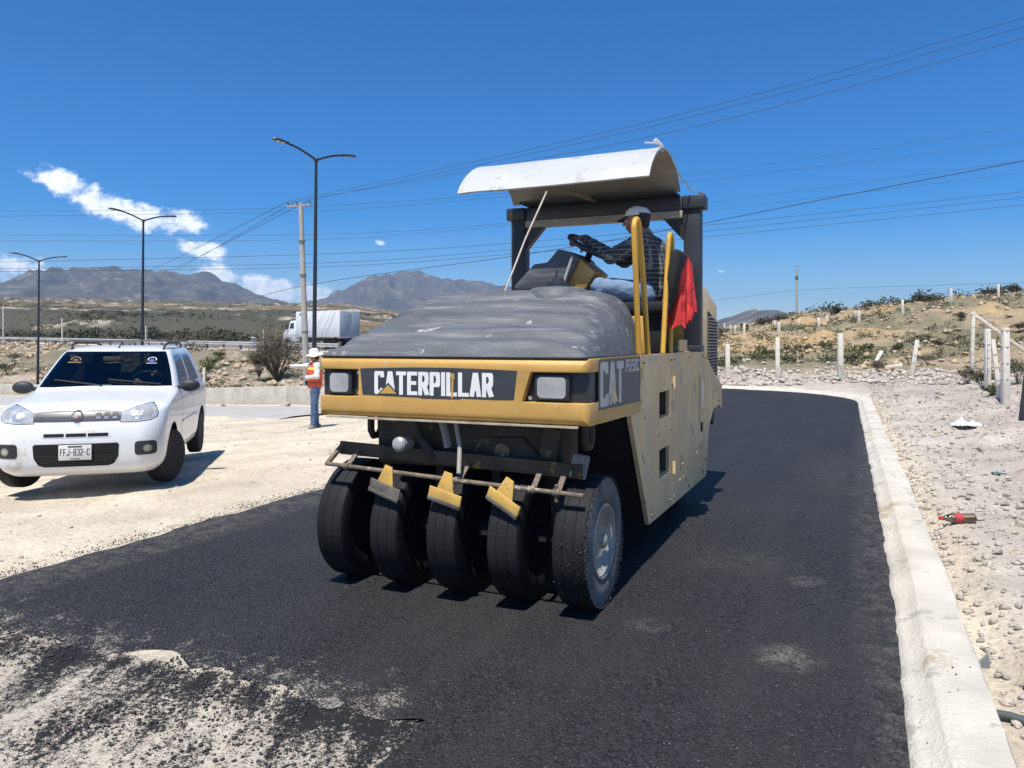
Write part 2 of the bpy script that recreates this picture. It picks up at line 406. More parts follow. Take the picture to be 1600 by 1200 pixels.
def ground_mesh():
    ang = np.concatenate([np.linspace(-180, -58, 60, endpoint=False), np.linspace(-58, 58, 760, endpoint=False), np.linspace(58, 180, 60, endpoint=False)])
    rad = np.concatenate([[0.3], .8*1.0335**np.arange(0, 242)])
    A, Rr = np.meshgrid(np.radians(ang), rad); X = Rr*np.sin(A); Y = Rr*np.cos(A)
    Z = terr(X, Y); n, m = X.shape
    # broad albedo zones
    lx, ly = W2L(X, Y); d = kerb_sdf(lx, ly); D = np.hypot(X, Y); u = X/np.maximum(Y, .1)
    s = (X-G0[0])*GN[0]+(Y-G0[1])*GN[1]
    C = np.zeros((n, m, 4)); C[..., :3] = (.66, .575, .435)
    def blend(mask, col): C[..., :3] = C[..., :3]*(1-mask[..., None])+np.array(col)*mask[..., None]
    nA = fbm(X*.35, Y*.35, 21); nB = fbm(X*.09, Y*.09, 23); nC = fbm(X*.02, Y*.02, 27, 5)
    blend(sstep(.45, .7, nA)*.35, (.50, .43, .34))
    base = (1-sstep(.5, .9, lx))*(1-sstep(-1.7, -1.45, ly)); blend(base, (.56, .495, .40))
    blend(sstep(0, .4, d)*sstep(-8, -3, lx), (.52, .465, .39))
    blend(sstep(.3, 1.5, d)*sstep(-8, -3, lx)*sstep(.45, .62, fbm(X*.5, Y*.5, 31)), (.43, .375, .32))
    hillm = sstep(26, 34, Y-.1*X)*sstep(.1, .25, u); blend(hillm, (.34, .265, .175))
    blend(hillm*sstep(.42, .6, fbm(X*.11, Y*.2, 33)), (.43, .30, .155))
    blend(hillm*sstep(.47, .58, fbm(X*.12+5, Y*.22, 37)), (.20, .18, .11))
    emb = sstep(-23, -19, s)*(1-sstep(-2, -1, s))*(1-sstep(.12, .26, u)); blend(emb, (.22, .185, .13))
    blend(emb*sstep(.5, .6, fbm(X*.25, Y*.25, 39)), (.17, .165, .085))
    blend(emb*sstep(.52, .62, fbm(X*.3+9, Y*.3, 40)), (.40, .33, .25))
    plain = sstep(20, 26, s)*(1-sstep(.1, .25, u)); blend(plain, (.125, .105, .065))
    blend(plain*sstep(.47, .6, fbm(X*.03, Y*.014, 41)), (.20, .15, .085))
    blend(plain*sstep(.5, .62, fbm(X*.012, Y*.006, 43)), (.075, .075, .05))
    blend(plain*sstep(.64, .68, fbm(X*.02+3, Y*.05, 47))*(D > 140), (.42, .36, .28))
    # tar smeared over the base course, streaked along the driving direction
    tar = base*np.clip(np.clip(1.0-np.abs(ly+1.5)/3.4, .3, 1)+.30*sstep(-2.0, -1.6, ly), 0, 1.3)*sstep(-4.5, -1.2, lx+.0)
    C[..., 3] = np.clip(tar, 0, 1.6)
    vs = np.stack([X, Y, Z], -1).reshape(-1, 3)
    i = np.arange(n-1)[:, None]*m; j = np.arange(m)[None, :]; j2 = (j+1) % m
    F = np.stack([i+j, i+j2, i+m+j2, i+m+j], -1).reshape(-1, 4)
    me = bpy.data.meshes.new('ground'); me.vertices.add(len(vs)); me.vertices.foreach_set('co', vs.ravel())
    me.loops.add(F.size); me.loops.foreach_set('vertex_index', F.ravel()[...].astype(np.int32))
    me.polygons.add(len(F)); me.polygons.foreach_set('loop_start', np.arange(0, F.size, 4, dtype=np.int32)); 
    me.update(calc_edges=True)
    at = me.color_attributes.new('zone', 'FLOAT_COLOR', 'POINT'); at.data.foreach_set('color', C.reshape(-1).astype(np.float32))
    bm = bmesh.new(); bm.from_mesh(me); bm.verts.ensure_lookup_table(); bmesh.ops.contextual_create(bm, geom=bm.verts[:m])
    bmesh.ops.recalc_face_normals(bm, faces=bm.faces); 
    bm.faces.ensure_lookup_table()
    if bm.faces[len(bm.faces)//2].normal.z < 0: bmesh.ops.reverse_faces(bm, faces=bm.faces)
    bm.to_mesh(me); bm.free(); return me
def ground_material():
    m = bpy.data.materials.new('dirt_ground'); m.use_nodes = True; nt = m.node_tree; N = nt.nodes.new; L = nt.links.new; b = nt.nodes['Principled BSDF']
    tc = N('ShaderNodeTexCoord'); at = N('ShaderNodeVertexColor'); at.layer_name = 'zone'
    def noise(sc, det=6, rg=.6, vec=None):
        n = N('ShaderNodeTexNoise'); n.inputs['Scale'].default_value = sc; n.inputs['Detail'].default_value = det; n.inputs['Roughness'].default_value = rg
        L(vec or tc.outputs['Object'], n.inputs['Vector']); return n.outputs['Fac']
    def rg(f, a, c, lo=0., hi=1.):
        r = N('ShaderNodeMapRange'); r.inputs['From Min'].default_value = a; r.inputs['From Max'].default_value = c; r.inputs['To Min'].default_value = lo; r.inputs['To Max'].default_value = hi
        L(f, r.inputs['Value']); return r.outputs[0]
    def mul(a, b_): 
        x = N('ShaderNodeMath'); x.operation = 'MULTIPLY'
        for i, v in enumerate((a, b_)):
            if isinstance(v, float): x.inputs[i].default_value = v
            else: L(v, x.inputs[i])
        return x.outputs[0]
    def mixc(f, A, B, mode='MIX'):
        x = N('ShaderNodeMix'); x.data_type = 'RGBA'; x.blend_type = mode
        if isinstance(f, float): x.inputs['Factor'].default_value = f
        else: L(f, x.inputs['Factor'])
        for k, c in (('A', A), ('B', B)):
            if isinstance(c, tuple): x.inputs[k].default_value = (*c, 1)
            else: L(c, x.inputs[k])
        return x.outputs['Result']
    g1 = N('ShaderNodeCombineColor')
    v1 = rg(noise(1.1, 8, .7), .3, .7, .72, 1.18); v2 = rg(noise(24, 6, .75), .3, .7, .70, 1.22)
    v = mul(v1, v2)
    for k in range(3): L(v, g1.inputs[k])
    c = mixc(1.0, at.outputs['Color'], g1.outputs[0], 'MULTIPLY')
    # pebbles: pale and dark grains
    vo = N('ShaderNodeTexVoronoi'); vo.inputs['Scale'].default_value = 26; L(tc.outputs['Object'], vo.inputs['Vector'])
    sepc = N('ShaderNodeSeparateColor'); L(vo.outputs['Color'], sepc.inputs[0])
    peb = mul(rg(vo.outputs['Distance'], .32, .22), rg(sepc.outputs[0], .72, .8))
    c = mixc(mul(peb, .55), c, mixc(rg(sepc.outputs[1], .3, .7), (.24, .21, .18), (.62, .57, .5)))
    # tar
    mp = N('ShaderNodeMapping'); mp.inputs['Rotation'].default_value = (0, 0, TH+.22); mp.inputs['Scale'].default_value = (4.2, .9, 1); L(tc.outputs['Object'], mp.inputs[0])
    t1 = noise(1.0, 9, .72, mp.outputs[0]); t2 = noise(30, 4, .7)
    ta = N('ShaderNodeMath'); ta.operation = 'ADD'; t3 = noise(120, 3, .7); tb = N('ShaderNodeMath'); tb.operation = 'ADD'; L(mul(t2, .26), tb.inputs[0]); L(mul(t3, .22), tb.inputs[1]); L(mul(t1, .52), ta.inputs[0]); L(tb.outputs[0], ta.inputs[1])
    sub = N('ShaderNodeMath'); sub.operation = 'MULTIPLY_ADD'; L(at.outputs['Alpha'], sub.inputs[0]); sub.inputs[1].default_value = .19; L(ta.outputs[0], sub.inputs[2])
    tm = mul(rg(sub.outputs[0], .645, .69), rg(at.outputs['Alpha'], .02, .15))
    c = mixc(tm, c, (.022, .022, .023))
    L(c, b.inputs['Base Color']); b.inputs['Roughness'].default_value = .93; b.inputs['Specular IOR Level'].default_value = .2
    bp = N('ShaderNodeBump'); bp.inputs['Strength'].default_value = .8; bp.inputs['Distance'].default_value = .035
    hh = N('ShaderNodeMath'); hh.operation = 'ADD'; L(mul(noise(14, 8, .75), 1.0), hh.inputs[0]); L(mul(peb, .35), hh.inputs[1])
    h2 = N('ShaderNodeMath'); h2.operation = 'MULTIPLY_ADD'; L(tm, h2.inputs[0]); h2.inputs[1].default_value = .2; L(hh.outputs[0], h2.inputs[2])
    L(h2.outputs[0], bp.inputs['Height']); L(bp.outputs[0], b.inputs['Normal'])
    return m
ground = link('ground', ground_mesh(), ground_material(), smooth=180); tag(ground, kind='structure')

# ------------------------------------------------------------------ fresh asphalt
def asphalt_material(name='fresh_asphalt', base=(.0145, .0145, .0155), dust=True):
    m = bpy.data.materials.new(name); m.use_nodes = True; nt = m.node_tree; N = nt.nodes.new; L = nt.links.new; b = nt.nodes['Principled BSDF']
    tc = N('ShaderNodeTexCoord'); O = tc.outputs['Object']
    def noise(sc, det=6, rg_=.6, vec=None):
        n = N('ShaderNodeTexNoise'); n.inputs['Scale'].default_value = sc; n.inputs['Detail'].default_value = det; n.inputs['Roughness'].default_value = rg_
        L(vec or O, n.inputs['Vector']); return n.outputs['Fac']
    def rg(f, a, c, lo=0., hi=1.):
        r = N('ShaderNodeMapRange'); r.inputs['From Min'].default_value = a; r.inputs['From Max'].default_value = c; r.inputs['To Min'].default_value = lo; r.inputs['To Max'].default_value = hi
        L(f, r.inputs['Value']); return r.outputs[0]
    def op(o, a, b_):
        x = N('ShaderNodeMath'); x.operation = o
        for i, v in enumerate((a, b_)):
            if isinstance(v, float): x.inputs[i].default_value = v
            else: L(v, x.inputs[i])
        return x.outputs[0]
    def mixc(f, A, B):
        x = N('ShaderNodeMix'); x.data_type = 'RGBA'
        if isinstance(f, float): x.inputs['Factor'].default_value = f
        else: L(f, x.inputs['Factor'])
        for k, c in (('A', A), ('B', B)):
            if isinstance(c, tuple): x.inputs[k].default_value = (*c, 1)
            else: L(c, x.inputs[k])
        return x.outputs['Result']
    vo = N('ShaderNodeTexVoronoi'); vo.inputs['Scale'].default_value = 95; L(O, vo.inputs['Vector'])
    sc = N('ShaderNodeSeparateColor'); L(vo.outputs['Color'], sc.inputs[0])
    c = mixc(sc.outputs[0], tuple(x*.3 for x in base), tuple(x*2.7 for x in base))
    mp = N('ShaderNodeMapping'); mp.inputs['Scale'].default_value = (3.2, .22, 1); L(O, mp.inputs[0])
    c = mixc(op('MULTIPLY', rg(noise(1.0, 4, .6, mp.outputs[0]), .45, .75), .5), c, (.036, .035, .035))
    c = mixc(op('MULTIPLY', rg(noise(.7, 5, .6), .45, .8), .6), c, (.042, .038, .034))
    chip = op('MULTIPLY', rg(sc.outputs[1], .975, .985), rg(vo.outputs['Distance'], .42, .3))
    c = mixc(op('MULTIPLY', chip, .8), c, (.17, .165, .155))
    if dust:
        sp = N('ShaderNodeSeparateXYZ'); L(O, sp.inputs[0]); tot = None
        for (x, y, rx, ry, g) in ((1.95, -.35, .15, .16, .62), (1.98, 1.0, .11, .13, .4), (1.2, -.2, .12, .1, .22), (1.55, 1.35, .35, .3, .12), (2.1, 6.0, .4, 1.6, .15), (2.5, 3, .22, 9, .28), (-2.8, 0.6, .35, 3.2, .4)):
            p = op('DIVIDE', op('SUBTRACT', sp.outputs[0], float(x)), float(rx)); q = op('DIVIDE', op('SUBTRACT', sp.outputs[1], float(y)), float(ry))
            r = op('MULTIPLY', rg(op('ADD', op('MULTIPLY', p, p), op('MULTIPLY', q, q)), 1.6, .2), float(g)); tot = r if tot is None else op('MAXIMUM', tot, r)
        dm = op('MULTIPLY', tot, rg(op('ADD', op('MULTIPLY', noise(9, 6, .7), .5), op('MULTIPLY', noise(70, 4, .7), .5)), .46, .62))
        c = mixc(op('MULTIPLY', dm, .75), c, (.38, .34, .28))
    if dust:   # dusty base worked into the ragged joint of the mat
        jm = op('MULTIPLY', rg(sp.outputs[1], -1.05, -1.75), rg(sp.outputs[0], .75, .35))
        jn = op('ADD', op('MULTIPLY', noise(7, 6, .7), .5), op('MULTIPLY', noise(90, 4, .7), .5))
        c = mixc(op('MULTIPLY', rg(op('ADD', op('MULTIPLY', jm, .17), jn), .635, .70), .8), c, (.40, .355, .29))
    L(c, b.inputs['Base Color'])
    L(rg(sc.outputs[2], 0, 1, .52, .80), b.inputs['Roughness']); b.inputs['Specular IOR Level'].default_value = .26
    bp = N('ShaderNodeBump'); bp.inputs['Strength'].default_value = .9; bp.inputs['Distance'].default_value = .009
    h = op('ADD', op('MULTIPLY', vo.outputs['Distance'], -1.1), op('MULTIPLY', noise(60, 4, .7), .9)); L(h, bp.inputs['Height']); L(bp.outputs[0], b.inputs['Normal'])
    return m
ASPH = asphalt_material()
def kerb_bend(y): return np.interp(y, [-9, -2.2, 1.4, 6], [-.20, -.075, -.01, 0])
def asphalt_strip():
    vs = []; fs = []
    def zz(x, y): return .009 + float(np.interp(x, [-22.4, -15.3, -8.8, -6.6, -4.2], [-1.0, -.62, -.36, -.10, 0])) + .006*(float(vnoise(x*1.3, y*1.3, 59))-.5)
    def grid(P):
        k = len(vs); n = len(P); m = len(P[0])
        for r in P: vs.extend(r)
        for i in range(n-1):
            for j in range(m-1): a = k+i*m+j; fs.append((a, a+1, a+m+1, a+m))
    def left_edge(y): return -2.97+.10*(float(fbm(y*.9, 3.3, 51))-.5)+.07*(float(vnoise(y*7, 1., 52))-.5)+.03*(float(vnoise(y*23, 1., 57))-.5)
    def right_edge(y): return 2.515+float(kerb_bend(y))+.018*(float(vnoise(y*5, 7, 56))-.5)+.022*(float(vnoise(y*19, 7, 58))-.5)
    Y0 = -1.62
    # lane in front: starts at a ragged transverse joint on the left part
    P = []
    for x in np.linspace(-2.97, 2.515, 150):
        yf = Y0 if x > .6 else Y0+min(1, (.6-x)/.3)*(.35*(float(fbm(x*1.3, 2.2, 65))-.5)+.12*(float(vnoise(x*7, 2., 66))-.5)+.05*(float(vnoise(x*19, 2., 67))-.5)-.05)
        row = []
        for j, t in enumerate(np.linspace(0, 1, 60)):
            y = yf+(16-yf)*t**1.7; e = (x+2.97)/5.485
            X = left_edge(y)*(1-e)+right_edge(y)*e
            ed = .014*(1-float(sstep(0, .30, y-yf)))*float(sstep(.6, .3, x) if False else min(1, max(0, (.62-x)/.12)))+.014*(1-float(sstep(-2.97, -2.85, x)))
            row.append((X, y, zz(X, y)-ed))
        P.append(row)
    grid(P)
    P = []
    for y in np.linspace(-9, Y0, 121):
        a = .62+.7*(float(fbm(y*1.1, 8.8, 53))-.5)+.3*(float(vnoise(y*6, 2., 54))-.5)+.1*(float(vnoise(y*17, 2., 68))-.5)
        if y > Y0-.5: a = max(a, .61)
        P.append([(a+(right_edge(y)-a)*j/20, y, zz(a+(right_edge(y)-a)*j/20, y)-(.014, .007, .002, 0)[min(j, 3)]*float(sstep(0, .10, Y0-y))) for j in range(21)])
    grid(P)
    P = []
    for y in np.arange(16, 22.41, .1):
        r = right_edge(y) if y <= 17.4 else -2.5+math.sqrt(max(5.02**2-(y-17.4)**2, 0))
        P.append([(-14+(r+14)*j/40, y, zz(-14+(r+14)*j/40, y)) for j in range(41)])
    grid(P)
    me = bpy.data.meshes.new('asphalt'); me.from_pydata(vs, [], fs)
    bm = bmesh.new(); bm.from_mesh(me); bmesh.ops.recalc_face_normals(bm, faces=bm.faces)
    for f in bm.faces:
        if f.normal.z < 0: f.normal_flip()
    bm.to_mesh(me); bm.free()
    o = link('asphalt_road', me, ASPH, smooth=60); o.location = (OX, OY, 0); o.rotation_euler = (0, 0, -TH); return tag(o, kind='structure')
asphalt_strip()

# ------------------------------------------------------------------ concrete kerb along the road
CONC = mat('kerb_concrete', (.55, .51, .43), .9, var=.16, vscale=2.2, bump=.6, bscale=45, spots=[((.42, .345, .24), .40, 1.3), ((.40, .37, .32), .42, 4.0), ((.05, .05, .05), .30, 14.0)], streak=((.50, .47, .41), .3, (6, 6, 30)), spec=.2)
def kerb():
    path = [(2.5+float(kerb_bend(y)), y) for y in np.arange(-9, 17.4, .11)]
    path += [(-2.5+5*math.cos(a), 17.4+5*math.sin(a)) for a in np.linspace(0, math.pi/2, 60)]
    path += [(x, 22.4) for x in np.arange(-2.6, -13, -.2)]
    prof = [(-.02, -.05), (0, .014), (.035, .034), (.080, .048), (.108, .082), (.122, .090), (.22, .097), (.315, .094), (.332, .082), (.34, -.05)]
    vs = []; fs = []; n = len(prof)
    for i, p in enumerate(path):
        q = path[min(i+1, len(path)-1)]; o = path[max(i-1, 0)]; t = Vector((q[0]-o[0], q[1]-o[1])).normalized(); nr = Vector((t.y, -t.x))
        zb = float(np.interp(p[0], [-15.3, -8.8, -6.6, -4.2], [-.62, -.36, -.10, 0])); sl = i*.11
        for j, (d, z) in enumerate(prof):
            jt = .016*(float(vnoise(sl*1.7, j*1.3, 61))-.5)+.010*(float(vnoise(sl*8, j*2.3, 60))-.5)+.014*(float(vnoise(sl*.35, j*.2, 62))-.5)
            dd = d+jt+(.02*(float(vnoise(sl*9, 3, 63))-.5) if j in (1, 2) else 0)
            vs.append((p[0]+nr.x*dd, p[1]+nr.y*dd, zb+z+jt*.6+(.01*(float(vnoise(sl*.6, 1, 64))-.5))-(.012 if (i % 27 == 0 and 3 < j < n-1) else 0)))
    for i in range(len(path)-1):
        for j in range(n-1): a = i*n+j; fs.append((a, a+1, a+n+1, a+n))
    me = bpy.data.meshes.new('kerb'); me.from_pydata(vs, [], fs); o = link('kerb', me, CONC, smooth=50)
    o.location = (OX, OY, 0); o.rotation_euler = (0, 0, -TH); return tag(o, kind='structure')
kerb()

# ------------------------------------------------------------------ side road, low concrete wall, highway
WALL = mat('wall_concrete', (.50, .46, .385), .9, var=.15, vscale=1.5, bump=.3, bscale=20, streak=((.36, .33, .28), .25, (2, 2, 9)), spec=.2)
GREY = mat('grey_base_course', (.38, .36, .33), .9, var=.12, vscale=3, bump=.4, bscale=60)
def strip_on_ground(name, m, a, b, w0, w1, lift, n=60, label=None, zfun=None):
    a, b = np.array(a, float), np.array(b, float); t = (b-a)/np.linalg.norm(b-a); nr = np.array((t[1], -t[0])); vs = []; fs = []
    K = 5
    for i in range(n+1):
        p = a+(b-a)*i/n
        for j in range(K+1):
            q = p+nr*(w0+(w1-w0)*j/K); z = float(terr(q[0], q[1], False)) if zfun is None else zfun(q); vs.append((q[0], q[1], z+lift - (.08 if j in (0, K) else 0)))
    for i in range(n):
        for j in range(K): k = i*(K+1)+j; fs.append((k, k+1, k+K+2, k+K+1))
    me = bpy.data.meshes.new(name); me.from_pydata(vs, [], fs); return link(name, me, m, smooth=40)
WA, WB = (-3.4, 23.5), (-33, 49.5)
tag(strip_on_ground('side_road', GREY, WA, WB, -4.6, -.3, .05), kind='structure')
def low_wall():
    a, b = np.array(WA), np.array(WB); t = (b-a)/np.linalg.norm(b-a); nr = np.array((-t[1], t[0]))*-1
    root = empty('low_concrete_wall', (a[0], a[1], float(terr(*a, False)))); tag(root, 'long low concrete wall at the foot of the rocky embankment', 'wall')
    L_ = np.linalg.norm(b-a); seg = 3.0; k = 0
    while k*seg < L_:
        p = a+t*k*seg; q = a+t*min((k+1)*seg-.02, L_); mb = MB()
        z0, z1 = float(terr(*p, False)), float(terr(*q, False)); h = .66; r = root.location
        pr = [(-.14, -.3), (-.12, h), (.12, h), (.14, -.3)]
        vs = [(p[0]+nr[0]*d-r.x, p[1]+nr[1]*d-r.y, z0+z-r.z) for d, z in pr]+[(q[0]+nr[0]*d-r.x, q[1]+nr[1]*d-r.y, z1+z-r.z) for d, z in pr]
        mb.add(vs, [(0, 1, 2, 3), (7, 6, 5, 4), (0, 4, 5, 1), (1, 5, 6, 2), (2, 6, 7, 3), (3, 7, 4, 0)]); mb.build('wall_panel', WALL, root, bevel=.015); k += 1
low_wall()
HWY = mat('highway_asphalt', (.16, .155, .15), .9, var=.15, vscale=1)
hp, hq = G0-GE*45+GN*.3, G0+GE*110+GN*.3
tag(strip_on_ground('highway', HWY, hp, hq, .9, 21, .05, n=70, zfun=lambda q: float(hwy_z(np.clip((q-G0)@GE, -60, 120)))), kind='structure')

# ------------------------------------------------------------------ mountains
MTN = mat('mountain_rock', (.085, .075, .065), .95, var=.35, vscale=.006, bump=1.0, bscale=.02, spots=[((.17, .14, .11), .44, .012)], streak=((.06, .058, .045), .25, (.003, .003, .03)), spec=.1)
def mountain(name, crest, D, depth, zb, rough, seed):
    px = np.arange(crest[0][0], crest[-1][0]+.1, 1.5); py = np.interp(px, [c[0] for c in crest], [c[1] for c in crest])
    uu = (px-800)/F_PX; Hc = (Y_H-py)/F_PX*D + CAM_H
    n = len(px); rows = np.concatenate([np.linspace(-1, 0, 44), np.linspace(.04, .8, 12)])
    Xs = []; 
    jag = (fbm(px*.09, 1.0, seed, 4)-.5)*rough*.8
    for t in rows:
        Y = D+t*depth*(1+0*uu); X = uu*D*(1+.15*t*depth/D) 
        f = (1-abs(t)) if t < 0 else 1-t*1.1
        f = f**1.15 if t < 0 else f
        ridge = np.abs(fbm(X/(rough*16)+t*1.2, t*2.6+seed, seed+3, 5)-.5)*2
        ridge2 = np.abs(fbm(X/(rough*5.5), t*5+seed, seed+6, 4)-.5)*2
        bell = 4*abs(t)*(1-abs(t)) if t < 0 else .3
        z = zb+(Hc+jag*min(1, f)-zb)*f + bell*(.55*(.45-ridge)+.25*(.4-ridge2))*(Hc-zb)*.85
        Xs.append(np.stack([X, np.full(n, Y) if np.isscalar(Y) else Y, z], -1))
    V = np.concatenate(Xs); m = len(rows); fs = []
    for i in range(m-1):
        for j in range(n-1): a = i*n+j; fs.append((a, a+1, a+n+1, a+n))
    me = bpy.data.meshes.new(name); me.from_pydata(V.tolist(), [], fs); o = link(name, me, MTN, smooth=180); return tag(o, kind='structure')
mountain('mountain_range', [(-120, 500), (20, 486), (50, 470), (75, 463), (100, 447), (125, 438), (140, 434), (158, 427), (170, 419), (180, 417), (190, 422), (202, 432), (222, 439), (240, 432), (255, 423), (275, 429), (298, 433), (315, 429), (326, 431), (345, 442), (372, 450), (400, 461), (430, 470), (470, 478), (520, 487), (600, 494), (700, 500)], 4200, 1700, 40, 22, 5)
mountain('far_mountain', [(-200, 450), (-60, 452), (0, 446), (30, 443), (52, 436), (66, 442), (85, 452), (120, 470), (200, 490)], 8200, 1800, 60, 40, 15)
mountain('east_mountain', [(380, 498), (470, 486), (505, 474), (530, 462), (556, 447), (575, 444), (600, 430), (625, 427), (648, 427), (668, 431), (700, 436), (740, 440), (790, 447), (860, 462), (950, 480), (1050, 500)], 5600, 1800, 40, 30, 25)
mountain('small_hill', [(1060, 522), (1115, 508), (1135, 497), (1155, 490), (1175, 486), (1190, 488), (1215, 497), (1260, 505), (1330, 512), (1400, 520)], 2600, 900, 20, 14, 35)
# ------------------------------------------------------------------ the pneumatic tyre roller
YEL = mat('yellow_paint', (.54, .31, .075), .48, var=.14, vscale=3, bump=.08, bscale=90, spots=[((.50, .40, .26), .385, 4.0), ((.47, .36, .20), .36, 13.0), ((.10, .045, .02), .315, 11.0)], streak=((.50, .33, .12), .3, (5, 5, 22)))
YEL2 = mat('handrail_yellow', (.58, .32, .04), .45, var=.08, vscale=6, spots=[((.05, .035, .025), .33, 22.0)])
TAN = mat('dusty_tan_paint', (.68, .50, .26), .65, var=.14, vscale=2.5, bump=.08, bscale=60, spots=[((.56, .46, .32), .44, 2.2), ((.42, .30, .16), .40, 5.0), ((.20, .10, .045), .31, 12.0)], streak=((.46, .31, .17), .42, (5, 5, .8)))
BLACKP = mat('black_hood_plastic', (.088, .094, .102), .62, var=.22, vscale=2.2, bump=.12, bscale=30, spots=[((.33, .33, .32), .365, 7.0), ((.60, .60, .57), .27, 15.0)], streak=((.20, .205, .21), .25, (2.5, 12, 30)))
BLKMET = mat('black_paint', (.022, .027, .035), .5, var=.3, vscale=4, spots=[((.10, .10, .10), .33, 8.0)])
GRIME = mat('greasy_steel', (.045, .038, .03), .75, var=.4, vscale=5, bump=.3, bscale=35, spots=[((.16, .11, .05), .38, 6.0)])
RUSTY = mat('rusty_bar', (.16, .125, .09), .8, var=.35, vscale=16, bump=.3, bscale=80, spots=[((.45, .40, .32), .40, 24.0)])
RUBBER = mat('tyre_rubber', (.0095, .0098, .0105), .72, var=.35, vscale=5, bump=.25, bscale=70, spots=[((.04, .039, .037), .30, 30.0)], spec=.35)
SIDEW = mat('dusty_sidewall', (.12, .115, .105), .85, var=.3, vscale=6, bump=.15, bscale=60, second=(.20, .19, .17))
RIM = mat('dusty_rim', (.115, .105, .09), .6, var=.25, vscale=5, spots=[((.08, .07, .06), .40, 6.0)])
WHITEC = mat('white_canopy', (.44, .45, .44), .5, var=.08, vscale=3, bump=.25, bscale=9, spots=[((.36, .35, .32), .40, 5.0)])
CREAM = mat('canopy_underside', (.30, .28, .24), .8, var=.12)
LENS = mat('lamp_lens', (.36, .37, .36), .25, var=.2, vscale=7, bump=.12, bscale=40, coat=.6)
CHROME = mat('lamp_reflector', (.55, .55, .55), .25, metal=.8)
DECALB = mat('decal_black', (.035, .04, .048), .5, var=.2, vscale=8, spots=[((.14, .14, .14), .33, 12.0)])
DECALG = mat('decal_grey', (.105, .10, .095), .6, var=.15, vscale=6, spots=[((.2, .18, .14), .35, 6.0)])
LETW = mat('letter_white', (.78, .77, .74), .5, var=.06)
LETG = mat('letter_grey_white', (.52, .50, .45), .6, var=.08)
DARK = mat('dark_cavity', (.012, .012, .013), .9, var=.2)
GRILLE = mat('grille_mesh', (.05, .05, .05), .6)

roller = empty('road_roller', (OX, OY, 0), -TH)
tag(roller, 'yellow tyre road roller with white canopy standing on the fresh black asphalt', 'road roller')
W = .914
def rp(mb, name, m, parent=roller, bevel=0, smooth=35, label=None, **k):
    o = mb.build(name, m, parent, bevel, smooth, **k)
    if label: o['label'] = label
    return o
# --- front bumper: I-shaped face with a pocket for a lamp at either corner, rounded corners
def bumper():
    poly = [(-W, 1.108), (W, 1.108), (W, 1.237), (.515, 1.237), (.57, 1.408), (W, 1.408), (W, 1.485), (-W, 1.485), (-W, 1.408), (-.60, 1.408), (-.60, 1.237), (-W, 1.237)]
    bm = bmesh.new(); y0, y1 = -.353, -.12
    a = [bm.verts.new((p[0], y0, p[1])) for p in poly]; b = [bm.verts.new((p[0], y1, p[1])) for p in poly]
    bm.faces.new(a); bm.faces.new(b[::-1]); n = len(poly)
    for i in range(n): bm.faces.new((a[i], b[i], b[(i+1) % n], a[(i+1) % n]))
    bmesh.ops.recalc_face_normals(bm, faces=bm.faces)
    ed = [e for e in bm.edges if all(abs(abs(v.co.x)-W) < 1e-4 and abs(v.co.y-y0) < 1e-4 for v in e.verts)]
    bmesh.ops.bevel(bm, geom=ed, offset=.055, segments=6, profile=.5, affect='EDGES')
    ed = [e for e in bm.edges if len(e.link_faces) == 2 and e.calc_face_angle(0) > R(50)]
    bmesh.ops.bevel(bm, geom=ed, offset=.006, segments=2, profile=.5, affect='EDGES', clamp_overlap=True)
    bmesh.ops.triangulate(bm, faces=[f for f in bm.faces if len(f.verts) > 6])
    me = bpy.data.meshes.new('front_bumper'); bm.to_mesh(me); bm.free()
    return link('front_bumper', me, YEL, roller, 30)
bump = bumper()
# thin worn lower lip
rp(MB().box((0, -.338, 1.103), (1.70, .018, .012)), 'bumper_lip', mat('worn_edge', (.42, .36, .27), .7, var=.3, vscale=12), bump)
for sx in (-1, 1):
    xi, xo = (.505, .90) if sx > 0 else (.585, .90)
    mb = MB(); mb.prism([(sx*xi, 1.237), (sx*(xi+.045 if sx > 0 else xi), 1.408), (sx*(xo), 1.408), (sx*(xo), 1.237)], -.30, -.13)
    pk = rp(mb, 'lamp_pocket', BLKMET, roller, bevel=.004)
    cx = .69*sx if sx > 0 else -.755
    w = .215 if sx > 0 else .185
    mb = MB(); mb.box((cx, -.318, 1.322), (w, .035, .150)); hd = rp(mb, 'headlight', BLKMET, roller, bevel=.014, smooth=40)
    me = MB().prism(rrect(cx-w/2+.022, cx+w/2-.022, 1.262, 1.382, .025), -.3385, -.334, 'xz').mesh('lens')
    # bulge the lens a little
    for v in me.vertices:
        if v.co.y < -.337: v.co.y -= .006*(1-min(1, ((v.co.x-cx)/(w/2))**2+((v.co.z-1.322)/.075)**2))
    link('lens', me, LENS, hd, 40)
    for (bx, bz) in ((cx-sx*(w/2+.035), 1.385), (cx-sx*(w/2+.035), 1.258)):
        rp(MB().lathe([(-.306, .012), (-.302, .014), (-.298, .014)], (bx, 0, bz), 'y', 10), 'bolt', CHROME, hd)
